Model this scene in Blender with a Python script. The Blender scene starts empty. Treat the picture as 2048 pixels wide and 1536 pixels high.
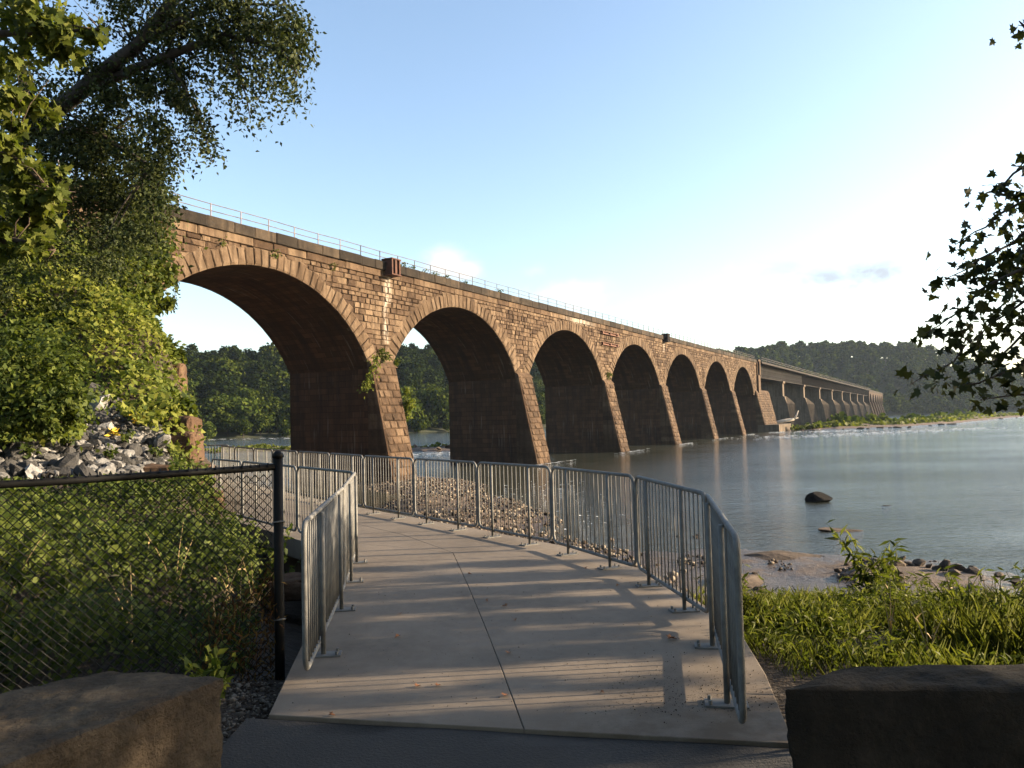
import bpy, math, random
import numpy as np
from mathutils import Vector, Matrix

random.seed(7)
RNG = np.random.default_rng(11)
scene = bpy.context.scene
COL = scene.collection
rad = math.radians

# ------------------------------------------------------------------ camera
F = 1500.0; PITCH = rad(2.58); ROLL = rad(1.39); AZ = rad(29.48)
EYE = np.array([0, 0, 1.7])
_fw = np.array([0, math.cos(PITCH), math.sin(PITCH)])
_u0 = np.array([0, -math.sin(PITCH), math.cos(PITCH)])
_r0 = np.array([1.0, 0, 0])
_R = math.cos(ROLL) * _r0 - math.sin(ROLL) * _u0
_U = math.cos(ROLL) * _u0 + math.sin(ROLL) * _r0
cam_data = bpy.data.cameras.new('camera')
cam_data.sensor_width = 36.0
cam_data.lens = F / 2048 * 36.0
cam_data.clip_start = 0.05
cam_data.clip_end = 6000
cam = bpy.data.objects.new('camera', cam_data)
COL.objects.link(cam)
cam.matrix_world = Matrix(((_R[0], _U[0], -_fw[0], EYE[0]), (_R[1], _U[1], -_fw[1], EYE[1]),
                           (_R[2], _U[2], -_fw[2], EYE[2]), (0, 0, 0, 1)))
scene.camera = cam


def at(x, y, Y):                     # survey helper: point on the sight line at distance Y
    v = _fw * F + _R * (x - 1024) - _U * (y - 768)
    return EYE + v * (Y / v[1])


# ------------------------------------------------------------------ sun + sky
SUN_AZ = rad(85.3)                   # clockwise from +Y
SUN_EL = rad(16.0)
sun_data = bpy.data.lights.new('sun', 'SUN')
sun_data.energy = 4.6
sun_data.angle = rad(0.53)
sun_data.color = (1.0, 0.79, 0.54)
sun = bpy.data.objects.new('sun', sun_data)
COL.objects.link(sun)
_sd = Vector((math.sin(SUN_AZ) * math.cos(SUN_EL), math.cos(SUN_AZ) * math.cos(SUN_EL), math.sin(SUN_EL)))
sun.rotation_euler = _sd.to_track_quat('Z', 'Y').to_euler()
sun.location = (60, 5, 30)

scene.view_settings.view_transform = 'Standard'
scene.view_settings.look = 'None'
scene.view_settings.exposure = 2.0
scene.view_settings.gamma = 1.0
scene.view_settings.use_curve_mapping = False

world = bpy.data.worlds.new('World')
scene.world = world
world.use_nodes = True
wn = world.node_tree
wn.nodes.clear()


class NT:                             # tiny node helper
    def __init__(self, tree): self.t = tree
    def n(self, kind, **kw):
        nd = self.t.nodes.new(kind)
        for k, v in kw.items():
            if k.startswith('_'):
                setattr(nd, k[1:], v)
            else:
                key = int(k[1:]) if k[0] == 'i' and k[1:].isdigit() else k.replace('__', ' ')
                self.put(nd.inputs[key], v)
        return nd
    def put(self, sock, v):
        if isinstance(v, bpy.types.NodeSocket): self.t.links.new(v, sock)
        elif isinstance(v, bpy.types.Node): self.t.links.new(v.outputs[0], sock)
        else:
            if hasattr(sock.default_value, '__len__') and not hasattr(v, '__len__'):
                v = [v] * len(sock.default_value)
            if hasattr(sock.default_value, '__len__') and len(sock.default_value) == 4 and len(v) == 3:
                v = (*v, 1)
            sock.default_value = v
    def math(self, op, a, b=0.0, c=None, clamp=False):
        nd = self.t.nodes.new('ShaderNodeMath'); nd.operation = op; nd.use_clamp = clamp
        self.put(nd.inputs[0], a); self.put(nd.inputs[1], b)
        if c is not None: self.put(nd.inputs[2], c)
        return nd.outputs[0]
    def mix(self, fac, a, b, mode='MIX'):
        nd = self.t.nodes.new('ShaderNodeMixRGB'); nd.blend_type = mode
        self.put(nd.inputs[0], fac); self.put(nd.inputs[1], a); self.put(nd.inputs[2], b)
        return nd.outputs[0]
    def ramp(self, fac, stops, interp='LINEAR'):
        nd = self.t.nodes.new('ShaderNodeValToRGB'); cr = nd.color_ramp; cr.interpolation = interp
        while len(cr.elements) < len(stops): cr.elements.new(0.5)
        for e, (p, c) in zip(cr.elements, stops):
            e.position = p
            e.color = (c, c, c, 1) if not hasattr(c, '__len__') else (*c, 1)
        self.put(nd.inputs[0], fac)
        return nd.outputs[0]
    def noise(self, vec, scale, detail=3, rough=0.55, dist=0.0):
        nd = self.t.nodes.new('ShaderNodeTexNoise')
        if vec is not None: self.put(nd.inputs['Vector'], vec)
        nd.inputs['Scale'].default_value = scale; nd.inputs['Detail'].default_value = detail
        nd.inputs['Roughness'].default_value = rough; nd.inputs['Distortion'].default_value = dist
        return nd.outputs[0]
    def mapping(self, vec, scale=(1, 1, 1), rot=(0, 0, 0), loc=(0, 0, 0)):
        nd = self.t.nodes.new('ShaderNodeMapping')
        self.put(nd.inputs[0], vec)
        nd.inputs['Scale'].default_value = scale; nd.inputs['Rotation'].default_value = rot
        nd.inputs['Location'].default_value = loc
        return nd.outputs[0]


W = NT(wn)
sky = wn.nodes.new('ShaderNodeTexSky')
sky.sky_type = 'NISHITA'
sky.sun_disc = False
sky.sun_elevation = SUN_EL
sky.sun_rotation = SUN_AZ
sky.air_density = 1.0
sky.dust_density = 1.5
sky.ozone_density = 1.1
tc = wn.nodes.new('ShaderNodeTexCoord')
gen = tc.outputs['Generated']
# a few small fair-weather clouds, each at its own bearing and height above the horizon
sx = wn.nodes.new('ShaderNodeSeparateXYZ'); wn.links.new(gen, sx.inputs[0])
cu = W.math('ARCTAN2', sx.outputs[0], sx.outputs[1]); cv = W.math('ARCSINE', sx.outputs[2])
cuv = W.n('ShaderNodeCombineXYZ', i0=cu, i1=cv)
cn = W.noise(W.mapping(cuv.outputs[0], scale=(1, 1.7, 1)), 15.0, 6, 0.62, 0.4)
CL = [((888, 530), .046, .030, 1.0), ((925, 542), .036, .020, 1.0), ((1155, 590), .060, .028, 1.0), ((1090, 590), .05, .016, .7),
      ((1076, 542), .024, .012, .5), ((1462, 536), .020, .011, .4),
      ]
GREY = [((1640, 558), .080, .020, .95), ((1745, 548), .075, .024, 1.0), ((1560, 540), .05, .016, .7), ((1690, 575), .12, .010, .8)]
blobs = []
for (px, py), a, b, s in CL:
    v = at(px, py, 100.) - EYE; v /= np.linalg.norm(v)
    blobs.append((math.atan2(v[0], v[1]), math.asin(v[2]), a, b, s))
for k in range(6):                    # the same kind of cloud goes on round the rest of the sky
    blobs.append((rad(-170 + k * 21), rad(random.uniform(6, 13)), random.uniform(.05, .08), random.uniform(.02, .028), .9))
    blobs.append((rad(52 + k * 21), rad(random.uniform(6, 13)), random.uniform(.05, .08), random.uniform(.02, .028), .9))
cloud = None
for u0, v0, a, b, s in blobs:
    mp = W.mapping(cuv.outputs[0], scale=(1 / a, 1 / b, 1), loc=(-u0 / a, -v0 / b, 0))
    ln = wn.nodes.new('ShaderNodeVectorMath'); ln.operation = 'LENGTH'; wn.links.new(mp, ln.inputs[0])
    q = W.n('ShaderNodeMapRange', i0=ln.outputs['Value'], i1=1.15, i2=.25, i3=0.0, i4=s)
    cloud = q.outputs[0] if cloud is None else W.math('MAXIMUM', cloud, q.outputs[0])
cloud = W.math('MULTIPLY', cloud, W.ramp(W.math('ADD', cn, W.math('MULTIPLY', cloud, .28)), [(.50, 0.0), (.76, 1.0)]))
grey = None
for (px_, py_), a, b, s in GREY:
    v = at(px_, py_, 100.) - EYE; v /= np.linalg.norm(v)
    mp = W.mapping(cuv.outputs[0], scale=(1 / a, 1 / b, 1), loc=(-math.atan2(v[0], v[1]) / a, -math.asin(v[2]) / b, 0))
    ln = wn.nodes.new('ShaderNodeVectorMath'); ln.operation = 'LENGTH'; wn.links.new(mp, ln.inputs[0])
    q = W.n('ShaderNodeMapRange', i0=ln.outputs['Value'], i1=1.15, i2=.2, i3=0.0, i4=s)
    grey = q.outputs[0] if grey is None else W.math('MAXIMUM', grey, q.outputs[0])
grey = W.math('MULTIPLY', grey, W.ramp(W.math('ADD', cn, W.math('MULTIPLY', grey, .25)), [(.46, 0.0), (.76, .9)]))
SKY_STR = 0.094
skycol = W.mix(grey, W.mix(cloud, sky.outputs[0], (3.1, 3.05, 3.0)), (1.75, 1.9, 2.15))
bg = W.n('ShaderNodeBackground', Color=skycol, Strength=SKY_STR)
wo = wn.nodes.new('ShaderNodeOutputWorld')
wn.links.new(bg.outputs[0], wo.inputs['Surface'])


# ------------------------------------------------------------------ materials
def material(name):
    m = bpy.data.materials.new(name); m.use_nodes = True
    t = m.node_tree; t.nodes.clear()
    N = NT(t)
    out = t.nodes.new('ShaderNodeOutputMaterial')
    b = t.nodes.new('ShaderNodeBsdfPrincipled')
    t.links.new(b.outputs[0], out.inputs['Surface'])
    c = t.nodes.new('ShaderNodeTexCoord')
    return m, N, b, out, c.outputs['Object']


def bump(N, b, h, strength=0.5, dist=0.02):
    nd = N.n('ShaderNodeBump', Strength=strength, Distance=dist, Height=h)
    N.put(b.inputs['Normal'], nd.outputs[0])


def mat_stone(name, dark, mid, light, scale=0.45, patch=0.9, grain=3.0, bstr=0.6, stain=None, tint=0.5):
    m, N, b, out, co = material(name)
    at_ = N.n('ShaderNodeAttribute'); at_.attribute_name = 'tint'
    n1 = N.noise(co, scale, 4, .6)
    n2 = N.noise(co, grain, 5, .65)
    v = N.math('ADD', N.math('MULTIPLY', n1, .55), N.math('ADD', N.math('MULTIPLY', n2, .45), N.math('MULTIPLY', N.math('SUBTRACT', at_.outputs['Fac'], .5), tint)))
    col = N.ramp(v, [(.28, dark), (.5, mid), (.72, light)])
    # dark weather streaks running down
    st = N.noise(N.mapping(co, scale=(1.6, 1.6, .12)), 1.3, 4, .6)
    col = N.mix(N.ramp(st, [(.46, 0.0), (.68, .7)]), col, tuple(np.array(dark) * .6))
    big = N.noise(co, .16, 4, .6)
    col = N.mix(N.ramp(big, [(.45, 0.0), (.66, .45)]), col, tuple(np.array(dark) * .9))
    # pale lime bloom
    bl = N.noise(co, 1.1, 5, .7)
    col = N.mix(N.ramp(bl, [(.64, 0.0), (.74, .35)]), col, tuple(np.minimum(np.array(light) * 1.35, .7)))
    if stain: col = stain(N, co, col)
    N.put(b.inputs['Base Color'], col)
    b.inputs['Roughness'].default_value = .93
    b.inputs['Specular IOR Level'].default_value = .2
    bump(N, b, N.math('ADD', N.noise(co, grain * 3, 6, .7), N.math('MULTIPLY', N.noise(co, grain * .8, 3, .5), 1.5)), bstr, .05)
    return m


def lime_stain(N, co, col):
    s = N.n('ShaderNodeSeparateXYZ', i0=co)
    nz = N.noise(N.mapping(co, scale=(2.6, 2.6, .7)), 1.2, 6, .7)
    for (sx, z0, z1, w) in ((-11.0, 11.4, 13.6, .7), (61.3, 12, 13.6, .6), (-11.3, 8.0, 11.6, .4), (27.5, 13.4, 14.1, 5.5)):
        a = N.math('SUBTRACT', 1.0, N.math('ABSOLUTE', N.math('DIVIDE', N.math('SUBTRACT', s.outputs[0], sx), w)), clamp=True)
        zz = N.math('MULTIPLY', N.math('GREATER_THAN', s.outputs[2], z0), N.math('LESS_THAN', s.outputs[2], z1))
        mk = N.math('MULTIPLY', N.math('MULTIPLY', a, zz), N.ramp(nz, [(.38, 0.0), (.56, 1.0)]))
        col = N.mix(N.math('MULTIPLY', mk, .7), col, (.42, .37, .31))
    return col


M = {}
M['stone'] = mat_stone('weathered_sandstone', (0.0369, 0.0216, 0.0123), (0.0865, 0.0560, 0.0344), (0.1473, 0.1028, 0.0651), scale=.28, grain=2.6, bstr=.9, stain=lime_stain, tint=.46)
M['voussoir'] = mat_stone('ring_sandstone', (0.0456, 0.0279, 0.0157), (0.0988, 0.0663, 0.0410), (0.1520, 0.1081, 0.0710), scale=.3, grain=2.2, bstr=.9, tint=.28)
M['pier_stone'] = mat_stone('pier_sandstone', (0.0298, 0.0184, 0.0110), (0.0720, 0.0445, 0.0262), (0.1192, 0.0799, 0.0500), scale=.4, grain=3.0, bstr=.9, tint=.36)
M['coping'] = mat_stone('coping_stone', (0.0139, 0.0107, 0.0079), (0.0298, 0.0230, 0.0171), (0.0674, 0.0496, 0.0338), scale=.5, grain=3.0, tint=.4)
M['mortar'] = mat_stone('mortar', (0.0350, 0.0240, 0.0150), (0.0600, 0.0425, 0.0275), (0.1000, 0.0700, 0.0475), tint=0)
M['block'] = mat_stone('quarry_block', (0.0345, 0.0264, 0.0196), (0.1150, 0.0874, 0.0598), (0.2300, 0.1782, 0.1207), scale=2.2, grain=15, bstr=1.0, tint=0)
M['shaded_block'] = mat_stone('shaded_block', (0.0084, 0.0070, 0.0056), (0.0245, 0.0196, 0.0147), (0.0525, 0.0406, 0.0294), scale=1.2, grain=6, bstr=.9, tint=0)  # darker copy for the right block, its shade put into the stone colour
M['brown_rock'] = mat_stone('brown_rock', (0.0582, 0.0336, 0.0202), (0.1165, 0.0739, 0.0448), (0.1702, 0.1210, 0.0806), scale=.8, grain=4, tint=.3)
M['grey_rock'] = mat_stone('grey_limestone', (0.0445, 0.0433, 0.0420), (0.1273, 0.1240, 0.1209), (0.2673, 0.2609, 0.2514), scale=2.2, grain=7, bstr=.45, tint=.75)
M['black_rock'] = mat_stone('wet_rock', (.004, .0038, .0035), (.009, .008, .0075), (.02, .018, .016), scale=2, grain=6, tint=.2)
M['shore_rock'] = mat_stone('shore_rock', (0.0306, 0.0230, 0.0169), (0.0816, 0.0587, 0.0418), (0.1377, 0.1071, 0.0790), scale=1.5, grain=5, tint=.5)
M['far_concrete'] = mat_stone('old_concrete', (0.0561, 0.0418, 0.0306), (0.1071, 0.0816, 0.0587), (0.1632, 0.1275, 0.0943), scale=.2, grain=1.2, bstr=.3, tint=.2)
M['girder'] = mat_stone('weathered_girder', (0.0165, 0.0132, 0.0110), (0.0330, 0.0275, 0.0242), (0.0550, 0.0468, 0.0413), scale=.3, grain=2, bstr=.1, tint=.3)


def mat_barrel():
    m, N, b, out, co = material('barrel_masonry')
    uv = N.n('ShaderNodeUVMap').outputs[0]
    br = N.n('ShaderNodeTexBrick', Vector=uv, Color1=(.10, .054, .030), Color2=(.052, .031, .018), Mortar=(.026, .016, .011), Scale=1.0)
    br.inputs['Mortar Size'].default_value = .018; br.inputs['Brick Width'].default_value = 1.3; br.inputs['Row Height'].default_value = .5
    st = N.noise(N.mapping(uv, scale=(1.1, .10, 1)), 1.4, 5, .65)
    col = N.mix(N.ramp(st, [(.42, 0.0), (.66, .8)]), br.outputs[0], (.028, .020, .016))
    s2 = N.noise(N.mapping(uv, scale=(2.6, .16, 1), loc=(5, 3, 0)), 1.5, 4, .6)
    col = N.mix(N.ramp(s2, [(.60, 0.0), (.72, .6)]), col, (.22, .18, .145))
    nn = N.noise(co, 1.2, 4, .6)
    col = N.mix(N.math('MULTIPLY', nn, .5), col, N.mix(1.0, col, (.6, .55, .5), 'MULTIPLY'))
    N.put(b.inputs['Base Color'], col)
    b.inputs['Roughness'].default_value = .95
    b.inputs['Specular IOR Level'].default_value = .15
    bump(N, b, N.math('ADD', N.math('MULTIPLY', br.outputs[1], -1.0), N.noise(co, 5, 4, .6)), .6, .05)
    return m


M['barrel'] = mat_barrel()


def simple(name, col, rough=.6, metal=0.0, var=.25, scale=6., bstr=.15, spec=.4, col2=None, streak=False):
    m, N, b, out, co = material(name)
    n1 = N.noise(N.mapping(co, scale=(1, 1, .25)) if streak else co, scale, 5, .65)
    c2 = col2 if col2 else tuple(np.array(col) * (1 - var * 1.4))
    N.put(b.inputs['Base Color'], N.ramp(n1, [(.32, c2), (.62, col)]))
    b.inputs['Roughness'].default_value = rough; b.inputs['Metallic'].default_value = metal
    b.inputs['Specular IOR Level'].default_value = spec
    if bstr: bump(N, b, N.noise(co, scale * 4, 4, .6), bstr, .01)
    return m


M['galv'] = simple('galvanised_steel', (.15, .148, .14), .66, .1, col2=(.08, .078, .075), scale=9, bstr=.05)
M['black_paint'] = simple('black_vinyl', (.004, .004, .004), .65, 0, scale=20, bstr=.1, spec=.2)
M['rust'] = simple('rusty_steel', (.085, .032, .018), .85, .1, col2=(.03, .014, .010), scale=3, bstr=.4)
M['rust_red'] = simple('red_lead_beam', (.13, .048, .026), .8, .0, col2=(.06, .028, .018), scale=2, bstr=.3)
M['pipe'] = simple('handrail_pipe', (.13, .12, .115), .7, .1, col2=(.06, .05, .04), scale=2)
M['pipe_white'] = simple('handrail_white', (.26, .23, .22), .7, .0, col2=(.14, .09, .08), scale=4)
M['pipe_dark'] = simple('handrail_dark', (.06, .05, .045), .7, .2, scale=4)
M['bark'] = simple('bark', (.09, .066, .048), .95, 0, col2=(.035, .026, .02), scale=7, bstr=.8, streak=True)
M['dark_bark'] = simple('dark_bark', (.05, .038, .03), .95, 0, col2=(.022, .018, .015), scale=7, bstr=.8, streak=True)
M['drift'] = simple('driftwood', (.62, .54, .44), .9, 0, col2=(.4, .33, .26), scale=3, bstr=.5)
M['foam'] = simple('river_foam', (.75, .77, .78), .6, 0, scale=3)
M['dead_leaf'] = simple('dead_leaf', (.22, .085, .03), .8, 0, col2=(.1, .05, .025), scale=30)
M['straw'] = simple('straw', (.34, .25, .12), .8, 0, scale=10)
M['flower'] = simple('yellow_leaf', (.6, .42, .04), .7, 0, scale=10)


def mat_leaf(name, dark, mid, light, trans=.35, rough=.62, spec=.14, nscale=.6):
    m, N, b, out, co = material(name)
    a = N.n('ShaderNodeAttribute'); a.attribute_name = 'tint'
    n1 = N.noise(co, nscale, 3, .6)
    v = N.math('ADD', N.math('MULTIPLY', a.outputs['Fac'], .65), N.math('MULTIPLY', n1, .4))
    col = N.ramp(v, [(.22, dark), (.5, mid), (.8, light)])
    N.put(b.inputs['Base Color'], col)
    b.inputs['Roughness'].default_value = rough
    b.inputs['Specular IOR Level'].default_value = spec
    tr = N.n('ShaderNodeBsdfTranslucent', Color=N.mix(1.0, col, (1.25, 1.3, .7), 'MULTIPLY'))
    mx = N.n('ShaderNodeMixShader', Fac=trans)
    N.t.links.new(b.outputs[0], mx.inputs[1]); N.t.links.new(tr.outputs[0], mx.inputs[2])
    N.t.links.new(mx.outputs[0], out.inputs['Surface'])
    return m


M['leaf_dark'] = mat_leaf('dark_leaves', (0.0101, 0.0159, 0.0058), (0.0231, 0.0332, 0.0093), (0.0542, 0.0650, 0.0188), trans=.25)
M['leaf_mid'] = mat_leaf('vine_leaves', (0.0210, 0.0330, 0.0060), (0.0510, 0.0690, 0.0108), (0.1020, 0.1140, 0.0210))
M['leaf_bright'] = mat_leaf('bright_leaves', (0.0350, 0.0545, 0.0090), (0.0874, 0.1118, 0.0167), (0.1747, 0.1852, 0.0350), trans=.4)
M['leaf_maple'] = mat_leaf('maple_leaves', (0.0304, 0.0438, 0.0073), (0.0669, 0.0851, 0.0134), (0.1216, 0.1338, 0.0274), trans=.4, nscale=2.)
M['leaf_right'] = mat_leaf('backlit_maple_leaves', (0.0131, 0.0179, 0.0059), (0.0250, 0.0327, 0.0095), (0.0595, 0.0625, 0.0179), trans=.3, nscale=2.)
M['leaf_bush'] = mat_leaf('bush_leaves', (0.0190, 0.0317, 0.0063), (0.0412, 0.0602, 0.0102), (0.0855, 0.1046, 0.0190))
M['grass'] = mat_leaf('grass_blades', (0.0281, 0.0382, 0.0068), (0.0618, 0.0787, 0.0124), (0.1181, 0.1266, 0.0253), trans=.4)
M['leaf_red'] = mat_leaf('red_vine_leaves', (0.0240, 0.0160, 0.0080), (0.0720, 0.0320, 0.0144), (0.1280, 0.0800, 0.0240))
M['far_a'] = mat_leaf('far_foliage_dark', (0.0069, 0.0126, 0.0039), (0.0133, 0.0218, 0.0056), (0.0288, 0.0398, 0.0095), trans=.2, nscale=.06, spec=0.0, rough=.95)
M['far_b'] = mat_leaf('far_foliage_olive', (0.0147, 0.0238, 0.0050), (0.0283, 0.0420, 0.0079), (0.0573, 0.0704, 0.0137), trans=.2, nscale=.06, spec=0.0, rough=.95)
M['far_c'] = mat_leaf('far_foliage_light', (0.0268, 0.0415, 0.0082), (0.0509, 0.0734, 0.0130), (0.0910, 0.1102, 0.0245), trans=.25, nscale=.06, spec=0.0, rough=.95)


def mat_ground():
    m, N, b, out, co = material('bank_soil')
    n1 = N.noise(co, .5, 5, .6); n2 = N.noise(co, 5, 5, .65); n3 = N.noise(co, 26, 3, .6)
    s = N.n('ShaderNodeSeparateXYZ', i0=co)
    soil = N.ramp(N.math('ADD', N.math('MULTIPLY', n1, .5), N.math('MULTIPLY', n2, .5)), [(.3, (.022, .017, .012)), (.55, (.05, .037, .026)), (.75, (.085, .064, .045))])
    mud = N.ramp(n2, [(.3, (.06, .042, .031)), (.6, (.12, .088, .066)), (.8, (.19, .148, .115))])
    f = N.math('MULTIPLY', N.math('SUBTRACT', -1.5, s.outputs[2]), 1.5, clamp=True)
    col = N.mix(f, soil, mud)
    wet = N.math('MULTIPLY', N.math('SUBTRACT', N.math('ADD', -3.02, N.math('MULTIPLY', N.math('SUBTRACT', n1, .5), .5)), s.outputs[2]), 9., clamp=True)
    col = N.mix(N.math('MULTIPLY', wet, .75), col, (.045, .033, .026))
    N.put(b.inputs['Base Color'], col)
    N.put(b.inputs['Roughness'], N.ramp(wet, [(0, .95), (1, .35)]))
    b.inputs['Specular IOR Level'].default_value = .3
    bump(N, b, N.math('ADD', N.math('MULTIPLY', n2, 2.), n3), .9, .06)
    return m


def mat_concrete():
    m, N, b, out, co = material('walkway_concrete')
    n1 = N.noise(co, .8, 5, .6); n2 = N.noise(co, 9, 5, .7); n3 = N.noise(co, 120, 2, .5)
    br = N.noise(N.mapping(co, scale=(3, 160, 3), rot=(0, 0, .06)), 1.0, 3, .5)     # broom finish
    v = N.math('ADD', N.math('MULTIPLY', n1, .55), N.math('ADD', N.math('MULTIPLY', n2, .3), N.math('MULTIPLY', n3, .15)))
    col = N.ramp(v, [(.3, (.085, .068, .052)), (.5, (.152, .124, .096)), (.7, (.20, .166, .131))])
    # soil tracked onto the slab at its near end
    s = N.n('ShaderNodeSeparateXYZ', i0=co)
    d = N.math('MULTIPLY', N.math('SUBTRACT', N.math('ADD', 5.1, N.math('MULTIPLY', N.math('SUBTRACT', s.outputs[0], .6), .7)), s.outputs[1]), .9, clamp=True)
    dn = N.ramp(N.noise(co, 3.2, 6, .7), [(.36, 0.0), (.58, 1.0)])
    col = N.mix(N.math('MULTIPLY', N.math('MULTIPLY', d, dn), .85), col, (.085, .062, .042))
    bl = N.ramp(N.noise(co, 2.1, 5, .7), [(.56, 0.0), (.7, .35)])
    col = N.mix(bl, col, (.17, .13, .10))
    N.put(b.inputs['Base Color'], col)
    b.inputs['Roughness'].default_value = .85
    b.inputs['Specular IOR Level'].default_value = .3
    bump(N, b, N.math('ADD', br, N.math('MULTIPLY', n3, .6)), .35, .004)
    return m


def mat_asphalt():
    m, N, b, out, co = material('asphalt')
    n1 = N.noise(co, 1.5, 4, .6); n2 = N.noise(co, 60, 3, .7)
    N.put(b.inputs['Base Color'], N.ramp(N.math('ADD', N.math('MULTIPLY', n1, .5), N.math('MULTIPLY', n2, .5)), [(.3, (.010, .0095, .009)), (.55, (.022, .020, .018)), (.75, (.06, .052, .045))]))
    b.inputs['Roughness'].default_value = .9
    bump(N, b, n2, .8, .012)
    return m


def mat_water():
    m, N, b, out, co = material('river_water')
    n0 = N.noise(N.mapping(co, scale=(.05, .05, 1)), 1.0, 3, .5)
    col = N.ramp(n0, [(.35, (.030, .033, .024)), (.65, (.046, .048, .036))])
    N.put(b.inputs['Base Color'], col)
    b.inputs['Roughness'].default_value = .05
    b.inputs['IOR'].default_value = 1.333
    b.inputs['Specular IOR Level'].default_value = .5
    rip = N.noise(N.mapping(co, scale=(.55, 1.3, 1), rot=(0, 0, -.25)), 1.5, 5, .55, .4)
    sw = N.noise(N.mapping(co, scale=(.16, .42, 1), rot=(0, 0, -.3)), 1.0, 3, .5, .3)
    fine = N.noise(N.mapping(co, scale=(3.2, 6.5, 1), rot=(0, 0, -.2)), 1.0, 4, .6)
    calm = N.ramp(N.noise(N.mapping(co, scale=(.035, .1, 1)), 1.0, 3, .5), [(.36, .55), (.6, 1.0)])
    h = N.math('ADD', N.math('MULTIPLY', rip, .125), N.math('ADD', N.math('MULTIPLY', sw, .11), N.math('MULTIPLY', fine, .08)))
    nd = N.n('ShaderNodeBump', Strength=calm, Distance=1.0, Height=h)
    N.put(b.inputs['Normal'], nd.outputs[0])
    return m


M['ground'] = mat_ground()
M['concrete'] = mat_concrete()
M['asphalt'] = mat_asphalt()
M['water'] = mat_water()
M['hill'] = simple('wooded_hill_soil', (.035, .042, .018), 1, 0, col2=(.02, .026, .012), scale=.05, bstr=0)
M['pebble'] = mat_stone('pebbles', (0.0461, 0.0331, 0.0230), (0.1152, 0.0875, 0.0645), (0.2027, 0.1705, 0.1336), scale=3, grain=9, bstr=.2, tint=.9)

# ------------------------------------------------------------------ mesh helpers
def mesh_obj(name, verts, faces, mat, parent=None, tint=None, smooth=False, uvs=None, data=None):
    if data is None:
        me = bpy.data.meshes.new(name)
        me.from_pydata([tuple(v) for v in verts], [], faces)
        if mat is not None:
            me.materials.append(M[mat] if isinstance(mat, str) else mat)
        if smooth: me.polygons.foreach_set('use_smooth', [True] * len(me.polygons))
        if tint is not None:
            a = me.attributes.new('tint', 'FLOAT', 'FACE')
            a.data.foreach_set('value', tint if hasattr(tint, '__len__') else [tint] * len(me.polygons))
        if uvs is not None:
            l = me.uv_layers.new(name='UVMap')
            l.data.foreach_set('uv', np.asarray(uvs, dtype=np.float32).ravel())
        me.update()
    else:
        me = data
    o = bpy.data.objects.new(name, me)
    COL.objects.link(o)
    if parent is not None: o.parent = parent
    return o


def empty(name, loc=(0, 0, 0), rz=0.0, parent=None):
    o = bpy.data.objects.new(name, None)
    o.empty_display_size = .2
    COL.objects.link(o)
    o.location = loc; o.rotation_euler = (0, 0, rz)
    if parent is not None: o.parent = parent
    return o


def tag(o, label=None, cat=None, group=None, kind=None):
    if label: o['label'] = label
    if cat: o['category'] = cat
    if group: o['group'] = group
    if kind: o['kind'] = kind
    return o


class MB:                             # collects shapes of ONE object
    def __init__(self): self.v = []; self.f = []; self.t = []
    def add(self, vs, fs, tint=.5):
        b = len(self.v); self.v += [tuple(x) for x in vs]
        self.f += [tuple(i + b for i in q) for q in fs]; self.t += [tint] * len(fs)
    def box(self, x0, x1, y0, y1, z0, z1, tint=.5):
        self.add([(x0, y0, z0), (x1, y0, z0), (x1, y1, z0), (x0, y1, z0), (x0, y0, z1), (x1, y0, z1), (x1, y1, z1), (x0, y1, z1)],
                 [(0, 3, 2, 1), (4, 5, 6, 7), (0, 1, 5, 4), (1, 2, 6, 5), (2, 3, 7, 6), (3, 0, 4, 7)], tint)
    def tube(self, pts, r, n=8, tint=.5, caps=True):
        pts = [np.array(p, float) for p in pts]
        rs = r if hasattr(r, '__len__') else [r] * len(pts)
        rings = []; prev = None
        for i, p in enumerate(pts):
            d = (pts[min(i + 1, len(pts) - 1)] - pts[max(i - 1, 0)]); d /= max(np.linalg.norm(d), 1e-9)
            if prev is None:
                ref = np.array([0, 0, 1.]) if abs(d[2]) < .9 else np.array([1., 0, 0])
                a = np.cross(d, ref)
            else:
                a = prev - d * (prev @ d)
            a /= np.linalg.norm(a); b = np.cross(d, a); prev = a
            rings.append([p + rs[i] * (math.cos(2 * math.pi * k / n) * a + math.sin(2 * math.pi * k / n) * b) for k in range(n)])
        vs = [v for r_ in rings for v in r_]; fs = []
        for i in range(len(pts) - 1):
            for k in range(n):
                fs.append((i * n + k, i * n + (k + 1) % n, (i + 1) * n + (k + 1) % n, (i + 1) * n + k))
        if caps:
            fs.append(tuple(range(n - 1, -1, -1))); fs.append(tuple((len(pts) - 1) * n + k for k in range(n)))
        self.add(vs, fs, tint)
    def build(self, name, mat, parent=None, smooth=False):
        return mesh_obj(name, self.v, self.f, mat, parent, self.t, smooth)


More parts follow.
